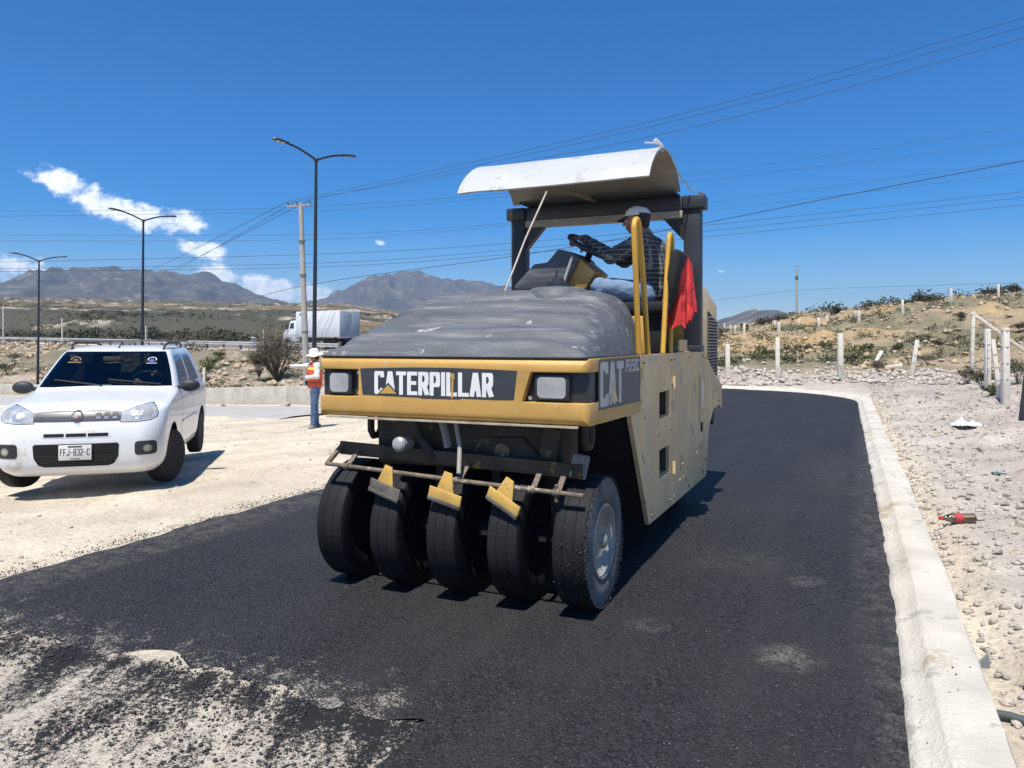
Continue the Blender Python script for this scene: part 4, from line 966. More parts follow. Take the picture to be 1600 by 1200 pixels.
# ------------------------------------------------------------------ the white hatchback
CTH = -.258
car = empty('parked_car', (-4.66, 8.60, -.005), -CTH); tag(car, 'white hatchback with dark tinted windows and roof rack standing on the pale dirt', 'car')
PAINT = mat('white_car_paint', (.74, .75, .76), .3, var=.025, vscale=2, coat=.6, spots=[((.62, .58, .50), .37, 2.5)])
BPLAST = mat('black_trim', (.025, .026, .028), .55, var=.2)
GPLAST = mat('grey_grille_bar', (.06, .06, .068), .35, var=.15, coat=.3)
WELL = mat('wheel_well', (.008, .008, .008), .95)
WSG = glass('windscreen_glass', (.62, .75, .72), .02, .85); SIDEG = glass('side_glass', (.5, .56, .56), .02, .22)
def car_body():
    T = [  # z, front y, rear y, half width, front corner radius, bow
        (.20, -.60, 2.94, .68, .20, .05), (.26, -.69, 2.99, .755, .24, .07), (.34, -.725, 3.02, .79, .26, .08), (.46, -.74, 3.03, .805, .27, .085), (.58, -.74, 3.03, .812, .27, .085),
        (.68, -.725, 3.03, .816, .27, .09), (.76, -.70, 3.02, .818, .28, .10), (.84, -.66, 3.01, .818, .30, .11), (.885, -.605, 3.0, .815, .32, .12), (.92, -.44, 3.0, .808, .34, .13),
        (.96, -.12, 2.99, .797, .34, .12), (1.0, .20, 2.98, .782, .30, .10), (1.03, .35, 2.965, .772, .24, .08), (1.06, .41, 2.95, .762, .20, .07), (1.23, .63, 2.87, .705, .18, .07), (1.42, .86, 2.77, .628, .17, .06),
        (1.468, .935, 2.735, .60, .18, .06), (1.505, 1.08, 2.66, .555, .20, .05), (1.53, 1.34, 2.50, .475, .22, .03), (1.54, 1.70, 2.25, .34, .18, .01)]
    T = np.array(T); rows = []; sub = 3
    for i in range(len(T)-1):
        p0, p1, p2, p3 = T[max(i-1, 0)], T[i], T[i+1], T[min(i+2, len(T)-1)]
        for k in range(sub):
            t = k/sub; m1, m2 = (p2-p0)*.5, (p3-p1)*.5
            # limit tangents to stay monotone
            d = p2-p1; m1 = np.where(m1*d <= 0, 0, np.sign(d)*np.minimum(abs(m1), 2.2*abs(d))); m2 = np.where(m2*d <= 0, 0, np.sign(d)*np.minimum(abs(m2), 2.2*abs(d)))
            rows.append((2*t**3-3*t**2+1)*p1+(t**3-2*t**2+t)*m1+(-2*t**3+3*t**2)*p2+(t**3-t**2)*m2)
    rows.append(T[-1]); NF, NC, NS, NR = 24, 8, 60, 12
    loops = []
    for (z, yf, yr, w, rf, bow) in rows:
        rr = min(.2, w*.5); L = []; xs = w-rf
        for i in range(NF+1): x = -xs+2*xs*i/NF; L.append((x, yf+bow*(x/w)**2))
        yc = yf+bow*(xs/w)**2
        for i in range(1, NC+1): a = R(90*i/(NC+1)); L.append((xs+rf*math.sin(a), yc+rf*(1-math.cos(a))))
        ya, yb = yc+rf, yr-rr
        for i in range(NS+1): L.append((w, ya+(yb-ya)*i/NS))
        for i in range(1, 5): a = R(90*i/5); L.append((w-rr+rr*math.cos(a), yb+rr*math.sin(a)))
        for i in range(NR+1): x = (w-rr)*(1-2*i/NR); L.append((x, yr))
        for i in range(1, 5): a = R(90*i/5); L.append((-w+rr-rr*math.sin(a), yb+rr*math.cos(a)))
        for i in range(NS+1): L.append((-w, yb+(ya-yb)*i/NS))
        for i in range(1, NC+1): a = R(90*(1-i/(NC+1))); L.append((-xs-rf*math.sin(a), yc+rf*(1-math.cos(a))))
        loops.append([(p[0], p[1], z+(.03*(1-(p[0]/w)**2) if .9 < z < 1.05 and p[1] < yf+.3 else 0)) for p in L])
    n = len(loops[0]); V = [p for l in loops for p in l]; fs = []; mi = []
    i0, i1 = 13*sub, 15*sub           # rows of the window band (z 1.06 to 1.40)
    s0 = NF+NC+1; s1 = s0+NS+1+4+NR+1+4
    for r in range(len(loops)-1):
        for j in range(n):
            fs.append((r*n+j, r*n+(j+1) % n, (r+1)*n+(j+1) % n, (r+1)*n+j)); m = 0
            if i0 <= r < 16*sub and (j < NF+5 or j >= n-5): m = 1
            if i0 <= r < i1:
                jj = j-s0 if s0 <= j < s0+NS else (s1+NS-1-j if s1 <= j < s1+NS else -1)
                if 2 <= jj < 24: m = 2
                elif 27 <= jj < 50: m = 3
                rj = s0+NS+1+4
                if rj+1 <= j < rj+NR-1 and r < i1: m = 4
            mi.append(m)
    fs.append(tuple(range(n-1, -1, -1))); mi.append(0); k = (len(loops)-1)*n; fs.append(tuple(k+j for j in range(n))); mi.append(0)
    me = bpy.data.meshes.new('car_shell'); me.from_pydata(V, [], fs); me.polygons.foreach_set('material_index', mi)
    for m in (PAINT, WSG, SIDEG, SIDEG, SIDEG, WELL): me.materials.append(m)
    bm = bmesh.new(); bm.from_mesh(me); bmesh.ops.recalc_face_normals(bm, faces=bm.faces); bm.to_mesh(me); bm.free()
    o = bpy.data.objects.new('car_tmp', me); COL.objects.link(o)
    cut = MB()
    for y in (0, 2.376):
        for sx in (-1, 1): cut.lathe([(-.17, .36), (.17, .36)], (sx*.74, y, .315), 'x', 40)
    cm = cut.mesh('cut'); cm.materials.append(WELL)
    co = bpy.data.objects.new('cut_tmp', cm); COL.objects.link(co)
    md = o.modifiers.new('b', 'BOOLEAN'); md.object = co; md.operation = 'DIFFERENCE'; md.solver = 'EXACT'; md.material_mode = 'TRANSFER'
    ev = o.evaluated_get(bpy.context.evaluated_depsgraph_get()); full = bpy.data.meshes.new_from_object(ev)
    bpy.data.objects.remove(o); bpy.data.objects.remove(co)
    return full
full = car_body(); car_bvh = BVHTree.FromPolygons([v.co[:] for v in full.vertices], [p.vertices[:] for p in full.polygons])
def pick(name, test, m, parent=car, smooth=40):
    bm = bmesh.new(); bm.from_mesh(full); bmesh.ops.delete(bm, geom=[f for f in bm.faces if not test(f)], context='FACES')
    me = bpy.data.meshes.new(name); bm.to_mesh(me); bm.free(); me.materials.clear()
    for x in (m if isinstance(m, list) else [m]): me.materials.append(x)
    for p in me.polygons: p.material_index = 0 if not isinstance(m, list) else (1 if p.material_index == 5 else 0)
    return link(name, me, None, parent, smooth)
body = pick('body', lambda f: f.material_index in (0, 5) and not (.885 < f.calc_center_median().z < 1.035 and f.calc_center_median().y < .52 and abs(f.calc_center_median().x) < .60), [PAINT, WELL])
bonnet = pick('bonnet', lambda f: f.material_index == 0 and (.885 < f.calc_center_median().z < 1.035 and f.calc_center_median().y < .52 and abs(f.calc_center_median().x) < .60), PAINT)
ws = pick('windscreen', lambda f: f.material_index == 1, WSG)
for sx in (1, -1):
    pick('front_side_window', lambda f: f.material_index == 2 and f.calc_center_median().x*sx > 0, SIDEG); pick('rear_side_window', lambda f: f.material_index == 3 and f.calc_center_median().x*sx > .4 and 1.0 < f.calc_center_median().z < 1.45 and f.calc_center_median().y > 1.2, SIDEG)
pick('rear_window', lambda f: f.material_index == 4, SIDEG)
def cpatch(name, poly, m, off=.004, parent=car, cuts=3, thick=0.0, smooth=40):
    return link(name, proj_patch(poly, car_bvh, (0, -2.0, 0), (1, 0, 0), (0, 0, 1), (0, 1, 0), off, cuts, thick), m, parent, smooth)
def ell(cx, cz, rx, rz, n=20): return [(cx+rx*math.cos(2*math.pi*i/n), cz+rz*math.sin(2*math.pi*i/n)) for i in range(n)]
HLG = mat('headlight_cover', (.40, .42, .43), .12, var=.25, vscale=9, coat=1.0, bump=.15, bscale=14)
for sx in (1, -1):
    poly = [(.405, .752), (.55, .748), (.68, .762), (.735, .79), (.742, .83), (.715, .885), (.665, .925), (.60, .918), (.50, .885), (.415, .85)]
    hl = cpatch('headlight', [(sx*p[0], p[1]) for p in poly], HLG, .006, cuts=4)
    cpatch('headlight_rim', [(sx*(.565+(p[0]-.565)*1.035), .835+(p[1]-.835)*1.06) for p in poly], BPLAST, .0025, hl, cuts=4)
    cpatch('bulb_reflector', ell(sx*.56, .825, .06, .055), mat('reflector', (.62, .63, .64), .15, metal=.6, bump=.3, bscale=30), .009, hl)
    cpatch('turn_lens', ell(sx*.665, .845, .035, .045), mat('reflector2', (.55, .52, .46), .15, metal=.4), .0085, hl)
    fg = cpatch('fog_lamp', rrect(*sorted((sx*.545, sx*.745)), .40, .545, .035), BPLAST, .004, cuts=4)
    cpatch('fog_ring', ell(sx*.665, .468, .042, .042), mat('fog_ring_grey', (.2, .2, .19), .3), .008, fg); cpatch('fog_lens', ell(sx*.665, .468, .030, .030), mat('fog_lens', (.35, .36, .26), .15, coat=1), .011, fg)
gb = cpatch('grille_bar', [(-.40, .765), (.40, .765), (.405, .86), (.2, .872), (-.2, .872), (-.405, .86)], GPLAST, .005, cuts=4)
lg = cpatch('badge', ell(0, .82, .058, .06), BPLAST, .012, gb)
cpatch('badge_disc', ell(0, .82, .036, .038), mat('badge_red', (.10, .02, .03), .3, coat=.6), .0135, lg)
q, xe = letters('FIAT', -.028, .803, .0125, .034, .0025, .0035)
letter_mesh('badge_lettering', q, lambda x, z, l: (x, -.7385-l+ .10*(x/.8)**2 +.0, z), LETW, lg)
for k in range(3):
    cpatch('grille_slot', rrect(.165+k*.078, .225+k*.078, .785, .852, .018), mat('slot_dark', (.012, .012, .013), .5), .0075, gb); cpatch('slot_trim', rrect(.172+k*.078, .218+k*.078, .787, .812, .010), mat('slot_chrome', (.4, .4, .42), .25, metal=.7), .009, gb)
sl = cpatch('upper_intake', rrect(-.325, .325, .603, .655, .02), mat('intake_lip', (.66, .67, .68), .3, coat=.5), .003, cuts=4)
for k in range(3): cpatch('intake_opening', rrect(-.30+k*.205, -.11+k*.205, .612, .646, .008), WELL, .005, sl)
lo = cpatch('lower_grille', [(-.40, .52), (-.385, .54), (.385, .54), (.40, .52), (.392, .40), (.35, .325), (.30, .305), (-.30, .305), (-.35, .325), (-.392, .40)], WELL, .004, cuts=4)
for k in range(5): cpatch('grille_mesh_bar', [(-.37+.012*(4-k), .325+k*.022), (.37-.012*(4-k), .325+k*.022), (.37-.012*(4-k), .333+k*.022), (-.37+.012*(4-k), .333+k*.022)], BPLAST, .008, lo, cuts=3)
pl = MB(); pl.box((0, -.765, .455), (.305, .008, .155)); plate = pl.build('number_plate', mat('plate_white', (.66, .66, .64), .4, var=.08, vscale=9), car, bevel=.004)
q, xe = letters('FFJ-832-C', -.138, .425, .0262, .068, .0048, .0072)
letter_mesh('plate_lettering', q, lambda x, z, l: (x, -.7695-l, z), mat('plate_ink', (.03, .03, .035), .5), plate)
MB().box((0, -.770, .516), (.13, .002, .014)).build('plate_header', mat('plate_ink2', (.06, .06, .07), .5), plate); MB().box((.0, -.770, .392), (.09, .002, .007)).build('plate_footer', mat('plate_ink3', (.06, .06, .07), .5), plate)
# shut lines, sills, handles on both flanks
def spatch(name, poly, m, sx, off=.003, parent=body, cuts=2):
    return link(name, proj_patch(poly, car_bvh, (sx*2.0, 0, 0), (0, 1, 0), (0, 0, 1), (-sx, 0, 0), off, cuts), m, parent, 40)
for sx in (1, -1):
    for (ya, yb) in ((.58, .66), (1.56, 1.50), (2.22, 2.30)): spatch('shut_line', [(ya-.004, .34), (ya+.004, .34), (yb+.004, 1.045), (yb-.004, 1.045)], WELL, sx, cuts=4)
    spatch('sill_line', [(.42, .330), (1.95, .330), (1.95, .338), (.42, .338)], WELL, sx, cuts=4)
    for y in (1.42, 2.15): spatch('door_handle', rrect(y-.085, y+.085, .90, .935, .012), PAINT, sx, .018, cuts=3)
    spatch('side_moulding', [(.66, .60), (2.0, .60), (2.0, .63), (.66, .63)], PAINT, sx, .010, cuts=4)
    mb = MB(); mb.ball((sx*.905, .60, 1.055), (.115, .055, .075), 14, 10); mb.bar((sx*.74, .62, 1.03), (sx*.85, .61, 1.04), .06, .045); mr = mb.build('door_mirror', BPLAST, car, smooth=60)
    # roof rails
    mb = MB(); mb.tube([(sx*.52, 1.08, 1.49), (sx*.535, 1.16, 1.55), (sx*.54, 1.3, 1.572), (sx*.53, 2.3, 1.572), (sx*.52, 2.45, 1.54), (sx*.51, 2.5, 1.49)], .014, 8); mb.build('roof_rail', BPLAST, car, smooth=60)
for y in (1.38, 2.15): MB().bar((-.64, y, 1.60), (.66, y, 1.60), .06, .022).build('roof_bar', mat('bar_grey', (.10, .10, .10), .4), car, bevel=.006)
mb = MB(); mb.tube([(0, 1.10, 1.505), (.01, 1.15, 1.55), (.02, 1.22, 1.60)], [.010, .006, .004], 6); mb.build('antenna', BPLAST, car)
# wipers resting at the foot of the windscreen
def on_ws(x, z, off=.012):
    h = car_bvh.ray_cast(Vector((x, -2, z)), Vector((0, 1, 0))); return h[0]+Vector((0, -off, off*.6)) if h[0] is not None else Vector((x, .5, z))
for (a, b) in (((.60, 1.075), (.02, 1.135)), ((-.02, 1.068), (-.56, 1.135))):
    mb = MB(); mb.tube([on_ws(a[0]+(b[0]-a[0])*t, a[1]+(b[1]-a[1])*t) for t in np.linspace(0, 1, 9)], .009, 6); mb.build('wiper', BPLAST, car)
def wpatch(name, poly, m, parent=ws): return link(name, proj_patch(poly, car_bvh, (0, -2.0, 0), (1, 0, 0), (0, 0, 1), (0, 1, 0), .004, 1), m, parent, None)
def arc(cx, cz, r0, r1, a0, a1, sq=.6, n=14): 
    return [(cx+r1*math.cos(R(a)), cz+sq*r1*math.sin(R(a))) for a in np.linspace(a0, a1, n)]+[(cx+r0*math.cos(R(a)), cz+sq*r0*math.sin(R(a))) for a in np.linspace(a1, a0, n)]
SB, SO, SWH = mat('sticker_blue', (.06, .09, .36), .5), mat('sticker_orange', (.16, .09, .025), .5), mat('sticker_white', (.5, .52, .55), .5)
wpatch('sticker_arc', arc(.44, 1.368, .040, .052, -20, 200), SWH); wpatch('sticker_peak', [(.405, 1.342), (.475, 1.342), (.45, 1.375), (.43, 1.375)], SB); wpatch('sticker_line', [(.38, 1.322), (.50, 1.322), (.50, 1.328), (.38, 1.328)], SWH)
wpatch('sticker_arc', arc(-.41, 1.372, .045, .060, -10, 190), SO); wpatch('sticker_line', [(-.49, 1.335), (-.34, 1.335), (-.34, 1.347), (-.49, 1.347)], SO); wpatch('sticker_peak', [(-.44, 1.360), (-.38, 1.360), (-.395, 1.378), (-.425, 1.378)], SO)
# interior
mb = MB(); mb.prism([(.42, .55), (.42, 1.02), (.62, 1.05), (.86, 1.0), (.92, .80), (.92, .55)], -.70, .70, 'yz'); mb.build('dashboard', mat('dash', (.07, .07, .07), .7), car, bevel=.03)
mb = MB(); mb.box((0, 1.6, .33), (1.36, 2.2, .04)); mb.build('cabin_floor', WELL, car)
for x in (-.36, .36):
    mb = MB(); mb.box((x, 1.5, .62), (.46, .48, .16)); st = mb.build('car_seat', mat('seat_cloth', (.04, .04, .045), .9), car, bevel=.04)
    MB().box((x, 1.80, 1.0), (.44, .12, .64), rot=(-14, 0, 0)).build('seat_back', MATS['seat_cloth'], st, bevel=.04); MB().box((x, 1.90, 1.36), (.24, .08, .16)).build('head_rest', MATS['seat_cloth'], st, bevel=.03)
MB().box((0, 2.55, .85), (1.25, .14, .6)).build('rear_bench', MATS['seat_cloth'], car, bevel=.03)
rp(ring((.36, 1.02, 1.06), (0, .82, .45), .18, .014), 'steering_wheel', BPLAST, car, smooth=60)
mb = MB(); mb.box((0, .78, 1.38), (.20, .03, .055)); mb.build('rear_view_mirror', BPLAST, car, bevel=.01)
MB().box((-.02, .60, 1.065), (.10, .04, .03)).build('dash_box', mat('dash_box', (.45, .48, .45), .5), car)
# wheels
def car_wheel(x, y, steer, sx):
    w = empty_child = None
    prof = [(-.075, .19), (-.085, .22), (-.085, .27), (-.07, .294), (-.05, .30), (.05, .30), (.07, .294), (.085, .27), (.085, .22), (.075, .19)]
    t = MB().lathe(prof, (0, 0, 0), 'x', 48).build('tyre', mat('car_tyre', (.022, .021, .02), .85, var=.3, bump=.2, bscale=60), car, smooth=50); t.location = (x, y, .30); t.rotation_euler = (0, 0, steer)
    rm = MB().lathe([(sx*.07, .195), (sx*.076, .185), (sx*.05, .175), (sx*.035, .15), (sx*.045, .10), (sx*.055, .06), (sx*.06, .03), (sx*.06, 0)], (0, 0, 0), 'x', 32).build('wheel_disc', mat('dark_steel_wheel', (.03, .03, .032), .5, var=.2), t, smooth=50)
    for k in range(10):
        a = k*math.pi/5; MB().lathe([(sx*.041, .018), (sx*.047, .018), (sx*.047, 0)], (0, .135*math.cos(a), .135*math.sin(a)), 'x', 8).build('wheel_hole', WELL, rm)
    MB().lathe([(sx*.055, .035), (sx*.07, .03), (sx*.072, 0)], (0, 0, 0), 'x', 14).build('hub_cap', mat('hubcap', (.14, .14, .14), .4), rm, smooth=50)
for sx in (1, -1):
    car_wheel(sx*.725, 0, R(-22), sx); car_wheel(sx*.725, 2.376, 0, sx)
# ------------------------------------------------------------------ people
SKIN = mat('skin', (.30, .165, .10), .55, var=.08, vscale=20); HAIR = mat('hair', (.012, .010, .009), .7)
JEANS = mat('blue_jeans', (.055, .10, .20), .9, var=.25, vscale=9, bump=.25, bscale=40, second=(.11, .17, .28))
JEANL = mat('faded_jeans', (.16, .23, .34), .9, var=.25, vscale=9, bump=.25, bscale=40)
def remesh(mb, name, voxel, smooth=6, ratio=1.0):
    me = mb.mesh(name); o = bpy.data.objects.new('tmp', me); COL.objects.link(o)
    r = o.modifiers.new('r', 'REMESH'); r.mode = 'VOXEL'; r.voxel_size = voxel
    s = o.modifiers.new('s', 'SMOOTH'); s.iterations = smooth; s.factor = .5
    if ratio < 1: d = o.modifiers.new('d', 'DECIMATE'); d.ratio = ratio
    m2 = bpy.data.meshes.new_from_object(o.evaluated_get(bpy.context.evaluated_depsgraph_get())); bpy.data.objects.remove(o); m2.name = name; return m2
def limb(mb, pts, rad, n=14):
    """tapered limb through joints with rounded ends"""
    P = [Vector(p) for p in pts]; path = []; rr = []
    for i in range(len(P)-1):
        for t in np.linspace(0, 1, 7)[(0 if i == 0 else 1):]: path.append(P[i].lerp(P[i+1], t)); rr.append(rad[i]+(rad[i+1]-rad[i])*t)
    mb.tube(path, rr, n)
    for p, r in zip(P, rad): mb.ball(p, r, n, 10)
def hand(mb, wrist, fwd, palm, side, curl=.5, spread=.12, s=1.0):
    """palm, four jointed fingers of unequal length and a thumb leaving the side of the palm"""
    f = Vector(fwd).normalized(); pn = Vector(palm); pn = (pn-f*pn.dot(f)).normalized(); sd = f.cross(pn)*side; w = Vector(wrist)
    limb(mb, [w, w+f*.03*s], [.026*s, .028*s])
    for k in (-1.5, -.5, .5, 1.5): limb(mb, [w+f*.02*s+sd*k*.012*s, w+f*.085*s+sd*k*.019*s], [.0145*s, .0135*s], 8)
    for k, ln in ((-1.5, .062), (-.5, .076), (.5, .080), (1.5, .072)):
        p = w+f*.085*s+sd*k*.0195*s; d = (f+sd*k*spread).normalized(); pts = [p]
        for j, part in enumerate((.45, .32, .23)):
            a = curl*(.6+.5*j); d = (d*math.cos(a)+pn*math.sin(a)).normalized(); p = p+d*ln*part*s*1.1; pts.append(p)
        limb(mb, pts, [.0098*s, .0092*s, .0086*s, .0076*s], 8)
    p = w+f*.028*s+sd*.030*s; d = (f*.75+sd*.75+pn*.25).normalized(); pts = [p]
    for j in range(3): pts.append(pts[-1]+d*.031*s); d = (d+pn*curl*.55-sd*curl*.25).normalized()
    limb(mb, pts, [.0135*s, .012*s, .0105*s, .009*s], 8)
def head(mb, c, fw, up=(0, 0, 1)):
    f = Vector(fw).normalized(); u = Vector(up); sd = f.cross(u).normalized(); u = sd.cross(f); c = Vector(c)
    def B(a, b, d, r): 
        q = c+f*a+sd*b+u*d; mb.ball(q, r, 14, 10)
    for (a, d, r) in ((-.018, .030, .082), (.010, .028, .080), (-.005, .0, .076), (.022, -.035, .062), (.038, -.068, .042), (.03, -.05, .05), (.055, .012, .045), (.058, -.03, .035)): B(a, 0, d, r)
    for s in (-1, 1):
        B(.045, s*.034, -.02, .036); B(-.008, s*.078, -.005, .017); B(-.012, s*.083, .012, .014); B(-.004, s*.080, -.022, .011); B(.072, s*.03, .022, .017)
    limb(mb, [c+f*.088+u*.012, c+f*.108-u*.018], [.009, .0155], 8); B(.098, .011, -.021, .010); B(.098, -.011, -.021, .010)
    limb(mb, [c+f*.083+sd*.02-u*.052, c+f*.088-u*.050, c+f*.083-sd*.02-u*.052], [.006, .0085, .006], 8); limb(mb, [c+f*.082+sd*.016-u*.061, c+f*.086-u*.063, c+f*.082-sd*.016-u*.061], [.006, .009, .006], 8)
    return f, sd, u
def eyes_hair(root, c, fw, tilt=0):
    f = Vector(fw).normalized(); sd = f.cross(Vector((0, 0, 1))).normalized(); u = sd.cross(f); c = Vector(c)
    for s in (-1, 1):
        e = MB().ball(c+f*.080+sd*s*.031+u*.004, .0125, 12, 8).build('eye', mat('eye_white', (.6, .58, .55), .3), root, smooth=80)
        MB().ball(c+f*.0895+sd*s*.031+u*.004, .0055, 8, 6).build('iris', HAIR, e, smooth=80)
    hb = MB()
    for (a, b, d, r) in ((-.03, 0, .042, .086), (-.04, .02, .01, .078), (-.04, -.02, .01, .078), (-.045, 0, -.03, .066)): hb.ball(c+f*a+sd*b+u*d, r, 14, 10)
    link('hair', remesh(hb, 'hair', .008, 3), HAIR, root, 80)
def wrinkle(me, amp, sc, seed):
    n = len(me.vertices); co = np.empty(n*3); me.vertices.foreach_get('co', co); co = co.reshape(-1, 3); no = np.empty(n*3); me.vertices.foreach_get('normal', no); no = no.reshape(-1, 3)
    d = (fbm(co[:, 0]*sc+co[:, 1]*sc*.7, co[:, 2]*sc*1.3, seed, 3)-.5)*2*amp; co = co+no*d[:, None]; me.vertices.foreach_set('co', co.ravel()); me.update(); return me
def person(J, root, shirt, pants, fw, sleeve_end=.93, shirt_amp=.012, hands=None, shoe_dirs=None, shoe_mat=None):
    V = {k: Vector(v) for k, v in J.items()}
    b = MB(); f, sd, u = head(b, V['head'], fw)
    limb(b, [V['neck']-Vector((0, 0, .02)), V['head']-u*.06-f*.012], [.062, .054])
    limb(b, [V['pelvis'], V['waist'], V['chest'], V['neck']], [.125, .115, .135, .07])
    for s in 'LR':
        limb(b, [V['chest']+Vector((0, 0, .06)), V['sh'+s]], [.09, .062]); limb(b, [V['sh'+s], V['el'+s], V['wr'+s]], [.052, .040, .026]); limb(b, [V['hip'+s], V['kn'+s], V['an'+s]], [.085, .055, .038])
        hd = hands[s]; hand(b, V['wr'+s], hd[0], hd[1], hd[2], hd[3])
    bm_ = remesh(b, 'body', .0062, 3, .6); link('body', bm_, SKIN, root, 80)
    eyes_hair(root, V['head'], fw)
    c = MB(); limb(c, [V['pelvis']+Vector((0, 0, -.04)), V['waist'], V['chest'], V['neck']-Vector((0, 0, .03))], [.150, .145, .160, .085]); 
    sdv = (V['shL']-V['shR']).normalized()
    for k in (-1, 1): limb(c, [V['waist']+sdv*.05*k, V['chest']+sdv*.07*k], [.125, .128]); limb(c, [V['pelvis']+sdv*.05*k, V['waist']+sdv*.05*k], [.13, .125])
    for s in 'LR':
        limb(c, [V['chest']+Vector((0, 0, .07)), V['sh'+s]], [.10, .076]); w = V['el'+s].lerp(V['wr'+s], sleeve_end); limb(c, [V['sh'+s], V['el'+s], w], [.074, .060, .045])
    # open the cuffs and collar a little by cutting the body out visually (cloth sits outside the skin)
    link('shirt', wrinkle(remesh(c, 'shirt', .011, 5), shirt_amp, 16, 3), shirt, root, 80)
    t = MB(); limb(t, [V['pelvis']+Vector((0, 0, .03)), V['pelvis']], [.138, .142])
    for s in 'LR': limb(t, [V['hip'+s], V['kn'+s], V['an'+s]+Vector((0, 0, .0))], [.108, .078, .066]); limb(t, [V['pelvis'], V['hip'+s]], [.135, .112])
    link('trousers', wrinkle(remesh(t, 'trousers', .011, 5), .010, 18, 9), pants, root, 80)
    for s in 'LR':
        d = Vector(shoe_dirs[s]).normalized(); a = V['an'+s]; k = MB(); z = a.z-.055
        limb(k, [Vector((a.x, a.y, z+.01))-d*.06, Vector((a.x, a.y, z))+d*.07, Vector((a.x, a.y, z-.012))+d*.145], [.045, .044, .034]); limb(k, [Vector((a.x, a.y, z+.04))-d*.02, Vector((a.x, a.y, z))], [.05, .048])
        me = remesh(k, 'shoe', .009, 4)
        for v in me.vertices: v.co.z = max(v.co.z, a.z-.085)
        link('shoe', me, shoe_mat, root, 80)
    return V, f, sd, u
def wz(X, Y): return float(terr(X, Y))
# --- flagman in an orange vest beside the roller
PX, PY = -4.43, 17.3
flag = empty('person', (PX, PY, wz(PX, PY)), R(-66)); tag(flag, 'standing worker in orange safety vest, white hat and jeans pointing left', 'person')
J = dict(anL=(.13, -.06, .095), anR=(-.11, .05, .095), knL=(.115, -.04, .50), knR=(-.10, .01, .50), hipL=(.09, 0, .92), hipR=(-.09, 0, .92), pelvis=(0, 0, .98), waist=(0, 0, 1.10), chest=(0, .0, 1.29), neck=(0, .015, 1.475), head=(0, -.015, 1.615),
         shL=(.185, .01, 1.415), shR=(-.185, -.01, 1.415), elL=(.27, .0, 1.17), wrL=(.11, -.215, 1.15), elR=(-.215, -.27, 1.375), wrR=(-.20, -.51, 1.40))
SHW = mat('white_shirt', (.66, .65, .62), .9, var=.08, vscale=8, bump=.2, bscale=30)
V, f, sd, u = person(J, flag, SHW, JEANS, (-.15, -1, -.05), hands={'L': ((-.8, -.55, -.05), (0, .3, -1), -1, .6), 'R': ((.0, -1, .05), (.1, 0, -1), 1, .22)},
       shoe_dirs={'L': (.75, -.7, 0), 'R': (-.15, -1, 0)}, shoe_mat=mat('grey_shoes', (.22, .21, .20), .8, var=.2))
def vest():
    mb = MB(); c = MB()
    sdv = Vector((1, 0, 0))
    limb(c, [J['pelvis'], J['waist'], J['chest'], (0, .01, 1.40)], [.165, .162, .176, .11])
    for k in (-1, 1): limb(c, [Vector((.055*k, 0, .97)), Vector((.055*k, 0, 1.10)), Vector((.075*k, 0, 1.30)), Vector((.10*k, 0, 1.41))], [.146, .142, .146, .092])
    me = wrinkle(remesh(c, 'vest', .011, 5), .012, 12, 21)
    bm = bmesh.new(); bm.from_mesh(me); bmesh.ops.delete(bm, geom=[v for v in bm.verts if v.co.z < .90 or v.co.z > 1.50], context='VERTS'); bm.to_mesh(me); bm.free()
    OR = mat('orange_vest', (.72, .10, .035), .7, var=.15, vscale=7); YS = mat('reflective_stripe', (.70, .62, .10), .5); GS = mat('grey_stripe', (.50, .48, .42), .5)
    me.materials.append(OR)
    v = link('vest', me, None, flag, 80)
    bv = BVHTree.FromPolygons([q.co[:] for q in me.vertices], [p.vertices[:] for p in me.polygons])
    def band(name, z0, z1, m, off):
        mb = MB(); rows = []
        for z in np.linspace(z0, z1, 4):
            r = []
            for a in np.linspace(0, 2*math.pi, 64, endpoint=False):
                d = Vector((math.sin(a), -math.cos(a), 0)); h = bv.ray_cast(d*.6+Vector((0, 0, z)), -d)
                q = h[0] if h[0] is not None else d*.17+Vector((0, 0, z)); r.append(q+d*off)
            rows.append(r)
        n = 64; mb.add([p for r in rows for p in r], [(i*n+j, i*n+(j+1) % n, (i+1)*n+(j+1) % n, (i+1)*n+j) for i in range(3) for j in range(n)]); mb.build(name, m, v, smooth=80)
    band('chest_stripe', 1.325, 1.375, YS, .004); band('waist_stripe', 1.03, 1.045, mat('dark_seam', (.10, .03, .02), .8), .003)
    mb = MB(); pts = []
    for z in np.linspace(.92, 1.40, 16):
        d = Vector((.05, -1, 0)).normalized(); h = bv.ray_cast(d*.6+Vector((0, 0, z)), -d); pts.append((h[0] if h[0] is not None else Vector((0, -.17, z)))+d*.004)
    mb.tube(pts, .007, 6); mb.build('zip', MATS['dark_seam'], v)
    MB().box((-.10, -.18, 1.02), (.05, .05, .10)).build('radio', BPLAST, v, bevel=.008)
vest()
